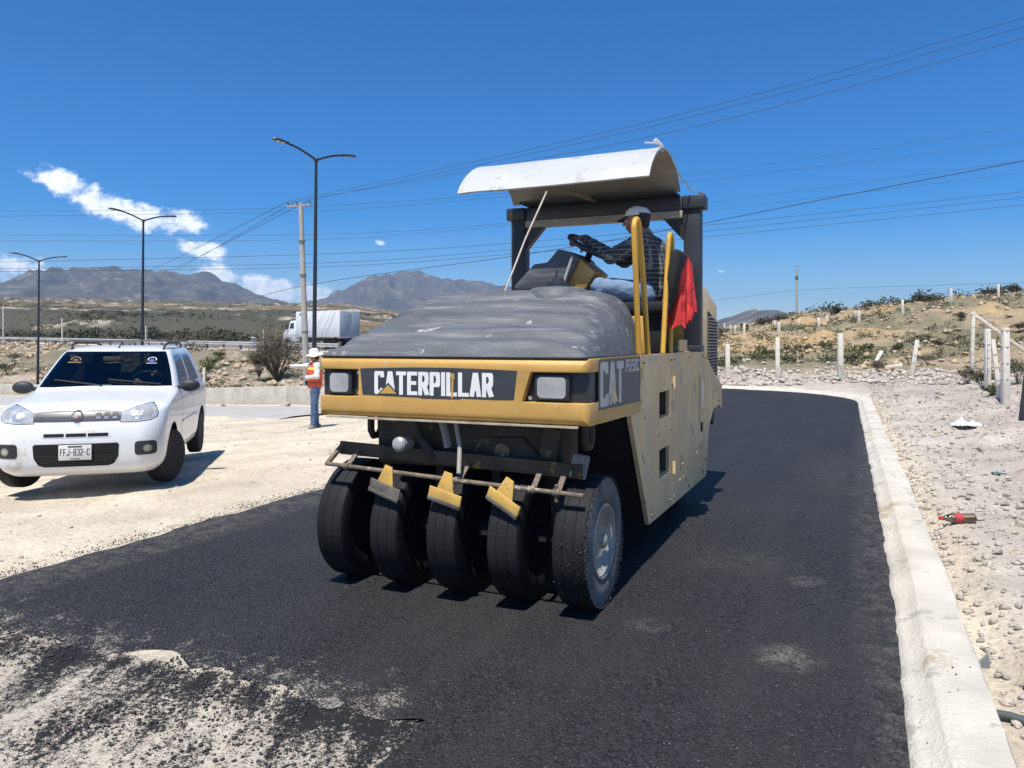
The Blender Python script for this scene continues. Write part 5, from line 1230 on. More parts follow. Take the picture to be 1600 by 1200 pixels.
def hat():
    c = Vector(J['head'])+Vector((0, .01, 0)); prof = [(.045, .19), (.052, .195), (.060, .18), (.066, .13), (.075, .108), (.12, .104), (.165, .092), (.185, .065), (.18, .03), (.175, 0)]
    mb = MB(); mb.lathe([(a, r) for a, r in prof], (0, 0, 0), 'z', 36); me = mb.mesh('sun_hat')
    for v in me.vertices:
        r = math.hypot(v.co.x, v.co.y)
        if r > .115: v.co.z += -.35*(r-.115)*(1+.6*math.cos(2*math.atan2(v.co.y, v.co.x)))+.01*math.sin(5*math.atan2(v.co.y, v.co.x))
        if v.co.z > .16: v.co.z -= .03*max(0, 1-abs(v.co.x)/.04)
    o = link('sun_hat', me, mat('hat_white', (.70, .68, .62), .9, var=.08), flag, 60); o.location = c; o.rotation_euler = (R(8), 0, 0)
hat()
# --- operator on the roller seat, turned towards the wheel
ox, oy = L2W(.70, 2.0); oper = empty('person', (float(ox), float(oy), 1.482), -TH-R(90)); tag(oper, 'seated operator in dark checked shirt and cap steering the road roller', 'person')
def plaid():
    m = bpy.data.materials.new('checked_shirt'); m.use_nodes = True; nt = m.node_tree; N = nt.nodes.new; L = nt.links.new; b = nt.nodes['Principled BSDF']; tc = N('ShaderNodeTexCoord'); out = None
    for ax, sc in (('Z', 26.0), ('X', 24.0)):
        w = N('ShaderNodeTexWave'); w.wave_type = 'BANDS'; w.bands_direction = ax; w.inputs['Scale'].default_value = sc/6.28*2; w.inputs['Distortion'].default_value = .6; L(tc.outputs['Object'], w.inputs['Vector'])
        r = N('ShaderNodeMapRange'); r.inputs['From Min'].default_value = .82; r.inputs['From Max'].default_value = .95; L(w.outputs['Fac'], r.inputs['Value'])
        if out is None: out = r.outputs[0]
        else:
            mx = N('ShaderNodeMath'); mx.operation = 'MAXIMUM'; L(out, mx.inputs[0]); L(r.outputs[0], mx.inputs[1]); out = mx.outputs[0]
    c = N('ShaderNodeMix'); c.data_type = 'RGBA'; c.inputs['A'].default_value = (.035, .042, .045, 1); c.inputs['B'].default_value = (.17, .18, .17, 1); L(out, c.inputs['Factor']); L(c.outputs['Result'], b.inputs['Base Color']); b.inputs['Roughness'].default_value = .9
    return m
J2 = dict(pelvis=(0, .03, .52), waist=(0, .05, .66), chest=(0, .0, .83), neck=(0, -.045, 1.0), head=(0, -.115, 1.125), shL=(.195, -.03, .93), shR=(-.195, -.05, .93), elL=(.235, -.27, .80), wrL=(.03, -.575, 1.0), elR=(-.30, -.30, .82), wrR=(-.18, -.53, .955),
          hipL=(.10, -.0, .50), hipR=(-.10, -.0, .50), knL=(.22, -.37, .56), knR=(-.15, -.42, .54), anL=(.19, -.40, .10), anR=(-.13, -.44, .10))
person(J2, oper, plaid(), JEANL, (0.1, -1, -.08), hands={'L': ((-.25, -.9, .05), (0, -.25, -1), -1, 1.0), 'R': ((.1, -.9, .1), (0, -.25, -1), 1, 1.0)}, shoe_dirs={'L': (.2, -1, 0), 'R': (-.1, -1, 0)}, shoe_mat=mat('dark_boots', (.05, .04, .03), .8))
def cap(root, c, fw):
    c = Vector(c)+Vector((0, .012, .035)); mb = MB()
    mb.ball(c, (.098, .112, .092), 20, 14); me = mb.mesh('cap'); bm = bmesh.new(); bm.from_mesh(me); bmesh.ops.delete(bm, geom=[v for v in bm.verts if v.co.z < c.z-.012], context='VERTS'); bm.to_mesh(me); bm.free()
    me.materials.append(mat('cap_white', (.66, .66, .66), .9, var=.08)); me.materials.append(mat('cap_dark', (.03, .035, .045), .9))
    for p in me.polygons:
        if p.center.z < c.z+.012: p.material_index = 1 if p.center.y > c.y+.03 else 0
    o = link('cap', me, None, root, 60)
    vs = []; n = 12
    for i in range(n+1):
        a = math.pi*i/n; x = .085*math.cos(a)
        vs += [(c.x+x, c.y-.075-.025*math.sin(a), c.z+.0), (c.x+x*1.02, c.y-.085-.095*math.sin(a), c.z-.020-.008*math.sin(a)), (c.x+x*1.02, c.y-.085-.095*math.sin(a), c.z-.026-.008*math.sin(a)), (c.x+x, c.y-.075-.025*math.sin(a), c.z-.007)]
    fs = []
    for i in range(n):
        for k in range(4): fs.append((i*4+k, i*4+(k+1) % 4, (i+1)*4+(k+1) % 4, (i+1)*4+k))
    MB().add(vs, fs).build('visor', MATS['cap_dark'], o, smooth=60)
cap(oper, J2['head'], (0, -1, 0))
# --- driver behind the tinted windscreen
dv = Vector((.36, 1.55, .23)); cs, sn = math.cos(-CTH), math.sin(-CTH); cl = car.location
drv = empty('person', (cl.x+dv.x*cs-dv.y*sn, cl.y+dv.x*sn+dv.y*cs, dv.z), -CTH); tag(drv, 'driver sitting at the wheel of the white car, one hand on it', 'person')
J3 = dict(pelvis=(0, .03, .56), waist=(0, .06, .70), chest=(0, .06, .88), neck=(0, .05, 1.05), head=(0, .02, 1.165), shL=(.195, .03, .97), shR=(-.195, .03, .97), elL=(.27, -.20, .80), wrL=(.10, -.44, .955), elR=(-.27, -.18, .76), wrR=(-.16, -.43, .86),
          hipL=(.10, 0, .54), hipR=(-.10, 0, .54), knL=(.14, -.38, .56), knR=(-.14, -.38, .56), anL=(.12, -.60, .26), anR=(-.12, -.60, .26))
person(J3, drv, mat('driver_shirt', (.10, .12, .16), .9), JEANS, (0, -1, 0), hands={'L': ((-.4, -.8, .2), (0, -.3, -1), -1, .9), 'R': ((.1, -.9, .2), (0, -.3, -1), 1, .9)}, shoe_dirs={'L': (0, -1, 0), 'R': (0, -1, 0)}, shoe_mat=MATS['dark_boots'])
# --- red jacket hung over the seat back
def jacket():
    jx, jy = L2W(.93, 2.02); root = empty('jacket', (float(jx), float(jy), 1.482), -TH); tag(root, 'bright red jacket draped over the back of the operator seat', 'jacket')
    path = [(-.10, -.10), (-.04, -.13), (.03, -.10), (.065, -.03), (.075, .06), (.07, .14), (.06, .22)]
    cum = [0]
    for a, b in zip(path[:-1], path[1:]): cum.append(cum[-1]+math.hypot(b[0]-a[0], b[1]-a[1]))
    nu, nv = 60, 46; P = []
    for j in range(nv+1):
        v = j/nv
        for i in range(nu+1):
            s_ = i/nu*cum[-1]; x = np.interp(s_, cum, [p[0] for p in path]); y = np.interp(s_, cum, [p[1] for p in path])
            top = float(np.interp(i/nu, [0, .25, .5, .7, 1], [.60, .70, .80, .80, .76])); bot = float(np.interp(i/nu, [0, .3, .55, .8, 1], [.24, .22, .28, .36, .40]))+.02*math.sin(i*.9)
            z = top+(bot-top)*v
            fold = (.018*math.sin(s_*46+2.2*v)+.022*(float(fbm(s_*9, v*3.2, 5))-.5)*2+.010*math.sin(s_*90+6*v))*(.35+.9*v)
            flare = .05*v
            P.append((x+(.75 if x > 0 else .1)*(fold+flare), y-(.7 if y < .05 else .1)*(fold+flare*.8), z+.012*(float(vnoise(s_*16, v*9, 6))-.5)))
    n = nu+1; fs = [(j*n+i, j*n+i+1, (j+1)*n+i+1, (j+1)*n+i) for j in range(nv) for i in range(nu)]
    me = bpy.data.meshes.new('cloth'); me.from_pydata(P, [], fs); o = bpy.data.objects.new('tmp', me); COL.objects.link(o)
    sm = o.modifiers.new('s', 'SOLIDIFY'); sm.thickness = .012; m2 = bpy.data.meshes.new_from_object(o.evaluated_get(bpy.context.evaluated_depsgraph_get())); bpy.data.objects.remove(o)
    link('cloth', m2, mat('red_cloth', (.55, .03, .028), .8, var=.2, vscale=9), root, 70)
jacket()
# ------------------------------------------------------------------ things around: placed where a sight line through a picture point meets the terrain
def ray_hit(px, py, y0=2.0, y1=400.0):
    Ys = np.concatenate([np.linspace(y0, 60, 1500), np.linspace(60, y1, 1500)]); X = (px-800)/F_PX*Ys; Z = CAM_H-(py-Y_H)/F_PX*Ys
    d = Z-terr(X, Ys, False); k = np.where(d <= 0)[0]; k = int(k[0]) if len(k) else int(np.argmin(d)); return float(X[k]), float(Ys[k]), float(terr(X[k], Ys[k]))
def at(px, py, Y): return Vector(((px-800)/F_PX*Y, Y, CAM_H-(py-Y_H)/F_PX*Y))
POSTC = mat('post_concrete', (.68, .62, .52), .9, var=.15, vscale=4, bump=.25, bscale=30)
LAMPM = mat('lamp_paint', (.018, .022, .028), .45, var=.2)
WOODP = mat('pole_concrete', (.40, .38, .34), .9, var=.15, vscale=1.2, streak=((.28, .26, .23), .25, (9, 9, .8)))
WIREM = mat('wire', (.05, .055, .065), .6)
# --- double-arm street lamps
def street_lamp(px_top, py_top, Y, label, s=1.0, lean=0.0):
    T = at(px_top, py_top, Y); zb = wz(T.x, T.y); H = T.z-zb
    root = empty('street_lamp', (T.x, T.y, zb)); tag(root, label, 'street lamp', 'double-armed street lamps along the side road')
    mb = MB(); mb.tube([(-.10, 0, -.1), (-.04, 0, H*.55), (0, 0, H)], [.095, .075, .055], 14); mb.build('pole', LAMPM, root, smooth=60)
    MB().ball((0, 0, H), (.10, .10, .09)).build('finial', LAMPM, root, smooth=60)
    MB().box((-.1, 0, .02), (.34, .34, .05)).build('base_plate', LAMPM, root, bevel=.006)
    for sg in (-1, 1):
        d = Vector((.66, .75, 0))*sg; a = MB(); pts = [Vector((0, 0, H))+d*t*1.25+Vector((0, 0, .36*math.sin(t*1.35)+.05*t)) for t in np.linspace(0, 1, 9)]
        a.tube(pts, [.042]*8+[.035], 10); arm = a.build('arm', LAMPM, root, smooth=60)
        e = pts[-1]; ax = (d+Vector((0, 0, .10))).normalized(); sd = ax.cross(Vector((0, 0, 1))).normalized(); up = sd.cross(ax)
        prof = [(0, .05), (.10, .09), (.28, .15), (.48, .16), (.62, .12), (.69, .03)]; vs = []; fs = []
        for t, w in prof:
            for (k, hz) in ((-1, 0), (-.6, .055), (.6, .055), (1, 0), (.7, -.03), (-.7, -.03)): vs.append(e+ax*(t-.05)+sd*w*k+up*hz)
        for i in range(len(prof)-1):
            for j in range(6): fs.append((i*6+j, i*6+(j+1) % 6, (i+1)*6+(j+1) % 6, (i+1)*6+j))
        fs += [tuple(range(5, -1, -1)), tuple((len(prof)-1)*6+j for j in range(6))]
        lh = MB().add(vs, fs).build('lamp_head', LAMPM, arm, smooth=40)
        for t in (.26, .46):
            c = e+ax*(t-.05)-up*.031; mb = MB(); mb.add([c+ax*x+sd*y-up*.002 for x, y in ((-.07, -.075), (.07, -.075), (.07, .075), (-.07, .075))], [(0, 1, 2, 3)]); mb.build('light_panel', mat('led_panel', (.55, .57, .60), .3), arm, smooth=None)
street_lamp(494, 250, 30.0, 'tall dark double-armed street lamp rising behind the flagman, nearest of three')
street_lamp(224, 345, 43.4, 'dark double-armed street lamp rising behind the roof of the white car')
street_lamp(61, 408, 56.5, 'dark double-armed street lamp at the far left, smallest of three')
# --- utility pole with crossarm
def utility_pole(px, py_top, Y, name, label, r0, r1, arm=True, lean=-.30):
    T = at(px, py_top, Y); zb = wz(T.x, T.y); H = T.z-zb; root = empty(name, (T.x+lean*-1, T.y, zb)); tag(root, label, 'utility pole')
    top = Vector((lean, 0, H)); MB().tube([(0, 0, -.3), top*.5, top], [r0, (r0+r1)/2, r1], 14).build('pole', WOODP, root, smooth=60)
    ins = []
    if arm:
        a0, a1 = top+Vector((-.75, .25, -.12)), top+Vector((.55, -.2, -.12)); MB().bar(a0, a1, .10, .10).build('crossarm', mat('arm_grey', (.30, .29, .27), .8), root, bevel=.01)
        for t in (.04, .42, .96):
            p = a0.lerp(a1, t); i_ = MB().lathe([(0, .03), (.10, .03), (.11, .05), (.15, .055), (.19, .04), (.22, .025), (.22, 0)], p+Vector((0, 0, .05)), 'z', 12).build('insulator', mat('insulator', (.12, .12, .13), .3), root, smooth=50); ins.append(root.location+p+Vector((0, 0, .26)))
        for z in (.32, .62, .80): MB().lathe([(-.03, r0*1.03), (.03, r0*1.03)], (lean*z, 0, H*z), 'z', 14).build('strap', mat('strap', (.16, .15, .14), .6), root)
    return root, ins
up, INS = utility_pole(470, 318, 38.0, 'utility_pole', 'pale concrete utility pole with wooden crossarm beside the tallest street lamp', .17, .11)
# --- wires
def wire(name, pts, r, label, group=None, seg=14):
    P = [Vector(p) for p in pts]; path = []
    for i in range(len(P)-1):
        p0, p1, p2, p3 = P[max(i-1, 0)], P[i], P[i+1], P[min(i+2, len(P)-1)]
        for k in range(seg):
            t = k/seg; path.append(.5*((2*p1)+(p2-p0)*t+(2*p0-5*p1+4*p2-p3)*t*t+(3*p1-p0-3*p2+p3)*t**3))
    path.append(P[-1]); o = MB().tube(path, r, 5).build(name, WIREM, None, smooth=60); return tag(o, label, 'wire', group)
for k, (ye, yl, w) in enumerate(((2, 434, 'uppermost'), (18, 437, 'middle'), (40, 441, 'lowest'))):
    a = INS[(0, 2, 1)[k]]
    wire('power_wire', [a, at(1000, (194, 202, 217)[k], 27.5), at(1600, (28, 42, 60)[k], 21.5), at(1760, ye-28, 20)], .0085, w+' of three wires rising from the crossarm to the upper right')
    wire('power_wire', [a, a.lerp(at((172, 196, 205)[k], yl, 150), .5)-Vector((0, 0, 1.1)), at((172, 196, 205)[k], yl, 150)], .016, w+' of three wires running from the crossarm down to the left')
for k, L_ in enumerate(([(-60, 330), (500, 322), (1070, 273), (1660, 188)], [(-60, 339), (500, 329), (800, 306), (1070, 285), (1660, 214)], [(-60, 367), (500, 366), (800, 348), (1095, 318), (1660, 243)], [(-60, 376), (500, 374), (800, 352), (1095, 330), (1660, 262)],
                   [(-60, 411), (500, 397), (812, 379), (1095, 353), (1660, 293)], [(-60, 421), (500, 411), (812, 389), (1095, 362), (1660, 302)], [(-60, 425), (500, 417), (812, 396), (1095, 371), (1660, 314)])):
    wire('transmission_wire', [at(x, y, 70) for x, y in L_], .013 if k < 4 else .019, ('highest', 'second highest', 'third highest', 'middle', 'third lowest', 'second lowest', 'lowest')[k]+' of the seven thin wires crossing the whole sky', 'transmission wires crossing the sky')
wire('telephone_cable', [at(150, 517, 110), at(330, 482, 60), at(478, 446, 38), at(790, 402, 32), at(1030, 362, 28), at(1300, 309, 24), at(1680, 236, 20)], .013, 'thick dark cable sagging from the concrete pole across to the right edge')
up2, _ = utility_pole(1245, 415, 95, 'utility_pole', 'thin distant utility pole standing on the scrubby hill', .15, .10, False, .0)
MB().box((0, 0, 0), (.25, .25, .5)).build('transformer', mat('transformer', (.1, .1, .1), .6), up2).location = (0, 0, (CAM_H-(434-Y_H)/F_PX*95)-up2.location.z)
wire('power_wire', [at(1100, 472, 110), at(1245, 454, 95), at(1420, 447, 85), at(1680, 440, 75)], .016, 'thin wire passing the distant pole on the right hill')
# --- highway guardrail
def guardrail():
    a0, a1 = -14, 84; p0 = G0+GE*a0; root = empty('guardrail', (p0[0], p0[1], float(hwy_z(a0)))); tag(root, 'long grey metal guardrail along the raised highway', 'guardrail'); z0 = root.location.z
    GM = mat('galvanised', (.52, .52, .50), .5, metal=.3, var=.15, vscale=.8); a = a0; n = 0
    pm = MB().box((0, 0, .38), (.2, .2, .95)).mesh('post'); pm.materials.append(mat('rail_post', (.13, .115, .10), .7))
    while a < a1:
        q = GE*(a-a0); o = bpy.data.objects.new('post', pm); COL.objects.link(o); o.parent = root; o.location = (q[0], q[1], float(hwy_z(a))-z0); o.rotation_euler = (0, 0, math.atan2(GE[1], GE[0])); a += 2.7
    for k in range(0, int((a1-a0)/8.1)):
        s, e = k*8.1, (k+1)*8.1-.02; q, w = GE*s, GE*e; zq, zw = float(hwy_z(a0+s))-z0, float(hwy_z(a0+e))-z0; prof = [(.0, .42), (-.05, .46), (-.05, .50), (.01, .55), (.01, .58), (-.05, .63), (-.05, .67), (.0, .72)]; vs = []
        for (c, z_) in ((q, zq), (w, zw)): vs += [(c[0]+GN[0]*(d-.09), c[1]+GN[1]*(d-.09), z_+h) for d, h in prof]
        MB().add(vs, [(i, i+1, i+9, i+8) for i in range(7)]).build('rail', GM, root, smooth=30)
guardrail()
# --- box truck on the highway
def truck():
    tx, ty = -20.2, 76.0; zb = float(hwy_z((np.array((tx, ty))-G0)@GE))+.05; root = empty('box_truck', (tx, ty, zb), math.atan2(GE[1], GE[0])-math.pi/2); tag(root, 'white box truck driving away along the raised highway', 'truck')
    WH = mat('truck_white', (.68, .70, .71), .45, var=.06, vscale=1.5); DK = BLKMET
    MB().box((0, -3.0, 2.33), (2.5, 6.4, 2.5)).build('cargo_box', WH, root, bevel=.03)
    for x in (-.62, .62): d = MB().box((x, -6.215, 2.33), (1.18, .03, 2.36)).build('rear_door', mat('truck_door_shaded', (.36, .41, .46), .45, var=.06), root, bevel=.01); MB().box((x*.15, -6.24, 2.3), (.04, .03, 2.2)).build('lock_bar', mat('lockbar', (.25, .25, .26), .5), d)  # doors darker and bluer than the box: rear face shading put into the colour
    MB().box((0, -6.2, 1.06), (2.52, .08, .10)).build('rear_sill', mat('sillgrey', (.35, .35, .35), .5), root)
    MB().box((0, -2.0, .85), (.9, 8.0, .25)).build('chassis', DK, root); MB().box((0, -6.1, .62), (2.3, .1, .12)).build('under_bar', DK, root)
    MB().prism([(.35, .75), (.35, 2.55), (.6, 2.75), (1.35, 2.70), (1.65, 1.95), (2.3, 1.72), (2.5, 1.5), (2.55, .6), (.35, .6)], -1.05, 1.05, 'yz').build('cab', WH, root, bevel=.06)
    MB().prism([(1.38, 2.66), (1.66, 1.98), (1.68, 2.0), (1.40, 2.68)], -.92, .92, 'yz').build('windscreen', SIDEG, root)
    for sx in (-1, 1):
        MB().prism([(.75, 1.95), (.75, 2.5), (1.2, 2.5), (1.45, 1.95)], sx*1.052, sx*1.058, 'yz').build('side_window', mat('truck_glass', (.03, .035, .04), .1), root); MB().box((sx*1.25, 1.65, 2.2), (.12, .1, .45)).build('wing_mirror', DK, root)
        for y in (1.75, -4.2, -5.2): MB().lathe([(-.14, .38), (-.14, .48), (-.1, .5), (.1, .5), (.14, .48), (.14, .38), (.10, .2), (.10, 0)], (sx*1.0, y, .5), 'x', 24).build('wheel', RUBBER, root, smooth=50)
        MB().box((sx*1.252, -.5, 3.3), (.005, .35, .25)).build('side_marking', mat('mark_grey', (.25, .27, .3), .6), root)
    MB().box((0, 2.55, .62), (2.2, .2, .35)).build('front_bumper', mat('tbump', (.3, .3, .3), .4), root, bevel=.04)
truck()
# --- concrete fence posts
def fpost(px, yt, yb, lab, group=None, lean=0.0, w=.13, Y=None, wires=0, m=POSTC):
    X, Yh, Z = ray_hit(px, yb) if Y is None else (lambda v: (v.x, v.y, v.z))(at(px, yb, Y))
    h = (yb-yt)/F_PX*Yh; root = empty('fence_post', (X, Yh, Z), random.uniform(-.4, .4)); tag(root, lab, 'fence post', group)
    o = MB().box((0, 0, h/2-.12), (w, w*.9, h+.24), taper=(.86, .86)).build('post', m, root, bevel=.012); o.rotation_euler = (0, lean, 0)
    for k in range(wires): q = MB().tube([(w*.52*math.cos(t), w*.5*math.sin(t), h*(.3+.22*k)) for t in np.linspace(0, 6.28, 9)[:-1]], .006, 4, closed=True).build('wire_tie', RUSTY, root); q.rotation_euler = (0, lean, 0)
    return root, Vector((X, Yh, Z)), h
fpost(1137, 538, 590, 'stubby concrete fence post with a flared top next to the roller rear', w=.17)
fpost(1215, 528, 592, 'slim upright concrete fence post, second from the roller, behind the kerb', w=.16)
fpost(1313, 521, 594, 'tall upright concrete fence post behind the bend of the kerb', w=.17, wires=1)
fpost(1425, 531, 583, 'leaning pale concrete fence post beside tangled brush and broken posts', lean=.14, w=.16, wires=2)
q1, p1, h1 = fpost(1518, 487, 582, 'white concrete corner post holding the upper end of a diagonal brace', lean=.03, w=.14, wires=5)
q2, p2, h2 = fpost(1543, 514, 608, 'grey square concrete post standing in brush right of the corner post', w=.14, wires=3)
q3, p3, h3 = fpost(1562, 530, 622, 'thin leaning concrete post propped against the thicker end post', lean=-.10, w=.10, wires=3)
q4, p4, h4 = fpost(1571, 514, 630, 'thick grey concrete end post in front of the brush at right', w=.15, wires=4)
b0 = p1+Vector((.02, 0, h1*.97)); b1 = at(1612, 556, p1.y+.4); br = MB().bar(b0, b1, .12, .12).build('diagonal_brace', POSTC, None, bevel=.01); tag(br, 'long concrete brace slanting down to the right from the corner post', 'brace')
for k in range(3):
    z = .35+.3*k; tag(MB().tube([p1+Vector((0, 0, h1*z)), (p1+p2)/2+Vector((0, 0, .5*(h1+h2)*z-.05)), p2+Vector((0, 0, h2*z)), p4+Vector((0, 0, h4*z))], .005, 4).build('fence_wire', RUSTY, None), ('lowest', 'middle', 'topmost')[k]+' rusty fence wire strung between the corner posts at right', 'wire', 'strands between the corner posts')
HG = 'far concrete posts on the hill'
ORD = 'first second third fourth fifth sixth seventh eighth ninth tenth eleventh twelfth thirteenth fourteenth'.split()
for ki, (px, yt, yb) in enumerate(sorted(((1132, 505, 517), (1141, 507, 516), (1149, 508, 517), (1163, 505, 522), (1211, 502, 511), (1217, 503, 519), (1249, 498, 508), (1279, 496, 511), (1292, 492, 501), (1342, 485, 500), (1337, 486, 494), (1410, 468, 487), (1486, 451, 471), (1560, 444, 463)))):
    X, Y_, Z = ray_hit(px, yb+1, 30, 110); 
    if Y_ > 105 or Y_ < 35: Y_ = 66
    fpost(px, yt, yb, ORD[ki]+' small pale post from the left on the right hill', HG, w=.19, Y=Y_)
for (px, yb, ln, rz, tl, lab) in ((1373, 562, 1.05, .5, .5, 'broken pale post lying tilted on the rubble left of the leaning post'), (1396, 578, .7, -.6, .15, 'short broken post lying on the ground below the leaning post')):
    X, Y_, Z = ray_hit(px, yb); o = MB().box((0, 0, 0), (.17, ln, .16)).build('broken_post', POSTC, None, bevel=.02); o.location = (X, Y_, Z+.12); o.rotation_euler = (tl, .1, rz-1.2); tag(o, lab, 'broken post')
# dark leaning board at the right edge, thin marker stake by the low wall
X, Y_, Z = ray_hit(1596, 658); o = MB().box((0, 0, .40), (.16, .05, .95)).build('dark_board', mat('dark_wood', (.035, .035, .04), .8), None, bevel=.006); o.location = (X+.03, Y_, Z); o.rotation_euler = (0, .14, .2); tag(o, 'dark upright board leaning at the right edge of the rubble', 'board')
X, Y_, Z = ray_hit(319, 601); o = MB().box((0, 0, .3), (.09, .09, .8)).build('marker_stake', POSTC, None); o.location = at(319, 600, 32.5); tag(o, 'short pale stake behind the low concrete wall', 'stake')
for (px, yt, yb, Y_) in ((97, 497, 529, 92), (228, 509, 530, 92), (5, 478, 530, 96), (412, 515, 535, 90)):
    lab = {97: 'thin pale pole above the roof of the car', 228: 'thin pale pole right beside the middle street lamp', 5: 'tall thin pole at the far left edge beyond the highway', 412: 'thin pale pole left of the box truck'}[px]
    v = at(px, yb, Y_); o = MB().tube([(0, 0, -.4), (0, 0, (yb-yt)/F_PX*Y_)], .07, 8).build('thin_pole', POSTC, None, smooth=60); o.location = v; tag(o, lab, 'pole', 'thin poles beyond the highway')
# --- far buildings on the plain
BW = mat('far_white', (.68, .68, .66), .7, var=.05, vscale=.05)
def far_building(px0, px1, py, h_px, Y, label, roof='flat'):
    a, b = at(px0, py, Y), at(px1, py, Y); w = (b-a).length; h = h_px/F_PX*Y; root = empty('warehouse', ((a.x+b.x)/2, Y, a.z)); tag(root, label, 'building')
    MB().box((0, w*.15, h/2-2), (w, w*.3, h+4)).build('wall', BW, root); MB().prism([(-w*.52, h), (w*.52, h), (0, h*1.25)], -1, w*.31, 'xz').build('roof', mat('far_roof', (.55, .56, .57), .5), root)
far_building(48, 85, 471, 3.5, 1150, 'long white warehouse at the foot of the mountains on the left'); far_building(92, 132, 472, 2.0, 1150, 'grey low warehouse right of the long white one')
far_building(137, 144, 489, 2.4, 700, 'tiny white house on the plain above the car'); far_building(318, 326, 497, 2.2, 600, 'tiny white house right of the tall lamp on the plain'); far_building(393, 400, 534, 6, 100, 'small white hut just beyond the highway guardrail')
o = MB().ball((0, 0, 2), (3.2, 3.2, 3.6)).build('water_tank', BW, None, smooth=60); o.location = at(203, 475, 1100); tag(o, 'round white water tank below the mountain ridge', 'water tank')

# ------------------------------------------------------------------ stones, rubble, crumbs
STONE = mat('pale_stone', (.43, .38, .315), .9, var=.22, vscale=1.5, bump=.4, bscale=14); STONEG = mat('grey_stone', (.31, .285, .25), .9, var=.25, vscale=2, bump=.4, bscale=14); STONEY = mat('ochre_stone', (.42, .32, .20), .9, var=.25, vscale=2, bump=.3, bscale=10)
CRUMB = mat('crumb_black', (.03, .03, .032), .6)
def rock_mesh(seed, sub=2):
    bm = bmesh.new(); bmesh.ops.create_icosphere(bm, subdivisions=sub, radius=1.0); rs = random.Random(seed); ax = [Vector((rs.gauss(0, 1), rs.gauss(0, 1), rs.gauss(0, 1))).normalized() for _ in range(9)]; cut = [rs.uniform(.28, .7) for _ in ax]
    for v in bm.verts:
        for a_, c in zip(ax, cut):
            d = v.co.dot(a_)
            if d > c: v.co -= a_*(d-c)
        v.co *= 1+rs.uniform(-.04, .04)
    me = bpy.data.meshes.new('rock'); bm.to_mesh(me); bm.free(); return me
ROCKS = []
for k in range(10):
    me = rock_mesh(k); me.materials.append((STONE, STONEG, STONE, STONEY, STONE)[k % 5]); ROCKS.append(me)
def rock(px, py, size_px, lab, group, flat=.6):
    X, Y_, Z = ray_hit(px, py); s = size_px/F_PX*Y_/2; o = bpy.data.objects.new('rock', random.choice(ROCKS)); COL.objects.link(o); o.location = (X, Y_, Z+s*flat*.35); o.scale = (s*random.uniform(.8, 1.2), s*random.uniform(.7, 1.1), s*flat*random.uniform(.7, 1.1)); o.rotation_euler = (random.uniform(-.4, .4), random.uniform(-.4, .4), random.uniform(0, 6.28)); tag(o, lab, 'rock', group)
for (px, py, s, lab) in ((1562, 868, 30, 'rounded grey stone beside the kerb below the plastic bottle'), (1572, 790, 24, 'flat pale stone lying on the gravel above the bottle'), (1530, 706, 30, 'flat dark-shadowed stone below the white plastic sack'), (1592, 826, 30, 'large pale stone at the right edge level with the bottle'), (1449, 797, 14, 'small dark stone at the kerb edge'), (1466, 800, 12, 'small tan stone next to the dark stone at the kerb'), (448, 636, 26, 'pale lump of earth at the edge of the grey side road'), (350, 637, 18, 'pale stone at the near edge of the side road by the car')): rock(px, py, s, lab, None)
for k in range(80):
    px = 1395+205*random.random()**.8; py = 615+560*random.random()**1.7; lim = 1385+(py-640)*.36 if py > 640 else 1340
    if px < lim+45*(py/700): continue
    rock(px, py, random.uniform(8, 15), 'angular pale stone lying in the gravel right of the kerb', 'stones in the gravel right of the kerb')
for k in range(60):
    rock(random.uniform(1135, 1560), random.uniform(556, 590), random.uniform(5, 13), 'pale rubble stone on the bank behind the far kerb', 'rubble stones behind the far kerb')
def scatter(name, n, sampler, smin, smax, m, label=None, cat=None, power=2.5, lift=.3):
    pts = []; sz = []
    P = sampler(n); s = smin+(smax-smin)*rng.random(len(P))**power; z = terr(P[:, 0], P[:, 1]); 
    o = crumbs(name, np.stack([P[:, 0], P[:, 1], z+s*lift], -1), s, m, None)
    if label: tag(o, label, cat, kind='stuff')
    return o
def s_right(n):
    lx = 2.86+8*rng.random(n)**1.6; ly = -4+27*rng.random(n)**1.25; X, Y = L2W(lx, ly); return np.stack([X, Y], -1)[Y > 1.2]
scatter('gravel', 20000, s_right, .003, .036, STONE, 'pale loose gravel covering the ground right of the kerb', 'gravel', 4.5); scatter('grey_gravel', 12000, s_right, .003, .030, STONEG, 'grey loose gravel scattered right of the kerb', 'gravel', 4.5)
def s_bank(n):
    lx = rng.uniform(-4, 9, n); ly = 22.9+7*rng.random(n)**1.3; X, Y = L2W(lx, ly); return np.stack([X, Y], -1)
scatter('bank_rubble', 5000, s_bank, .012, .13, STONE, 'pale rubble on the bank behind the far kerb', 'rubble', 4)
def s_left(n):
    lx = -3.0-12*rng.random(n); ly = -3+19*rng.random(n); X, Y = L2W(lx, ly); return np.stack([X, Y], -1)[Y > 1.5]
scatter('dirt_pebbles', 3500, s_left, .004, .022, STONE, 'small pebbles scattered over the pale dirt around the car', 'pebbles', 4)
def s_emb(n):
    a_ = rng.uniform(-28, 62, n); s_ = rng.uniform(-20, -2, n); P = G0+a_[:, None]*GE+s_[:, None]*GN; k = fbm(P[:, 0]*.22, P[:, 1]*.22, 91) > .47; return P[k]
scatter('embankment_rubble', 7000, s_emb, .04, .32, STONEY, 'broken stones covering the highway embankment', 'rubble', 2.8); scatter('embankment_stones', 3500, s_emb, .04, .26, STONE, 'paler stones on the highway embankment', 'rubble', 2.8)
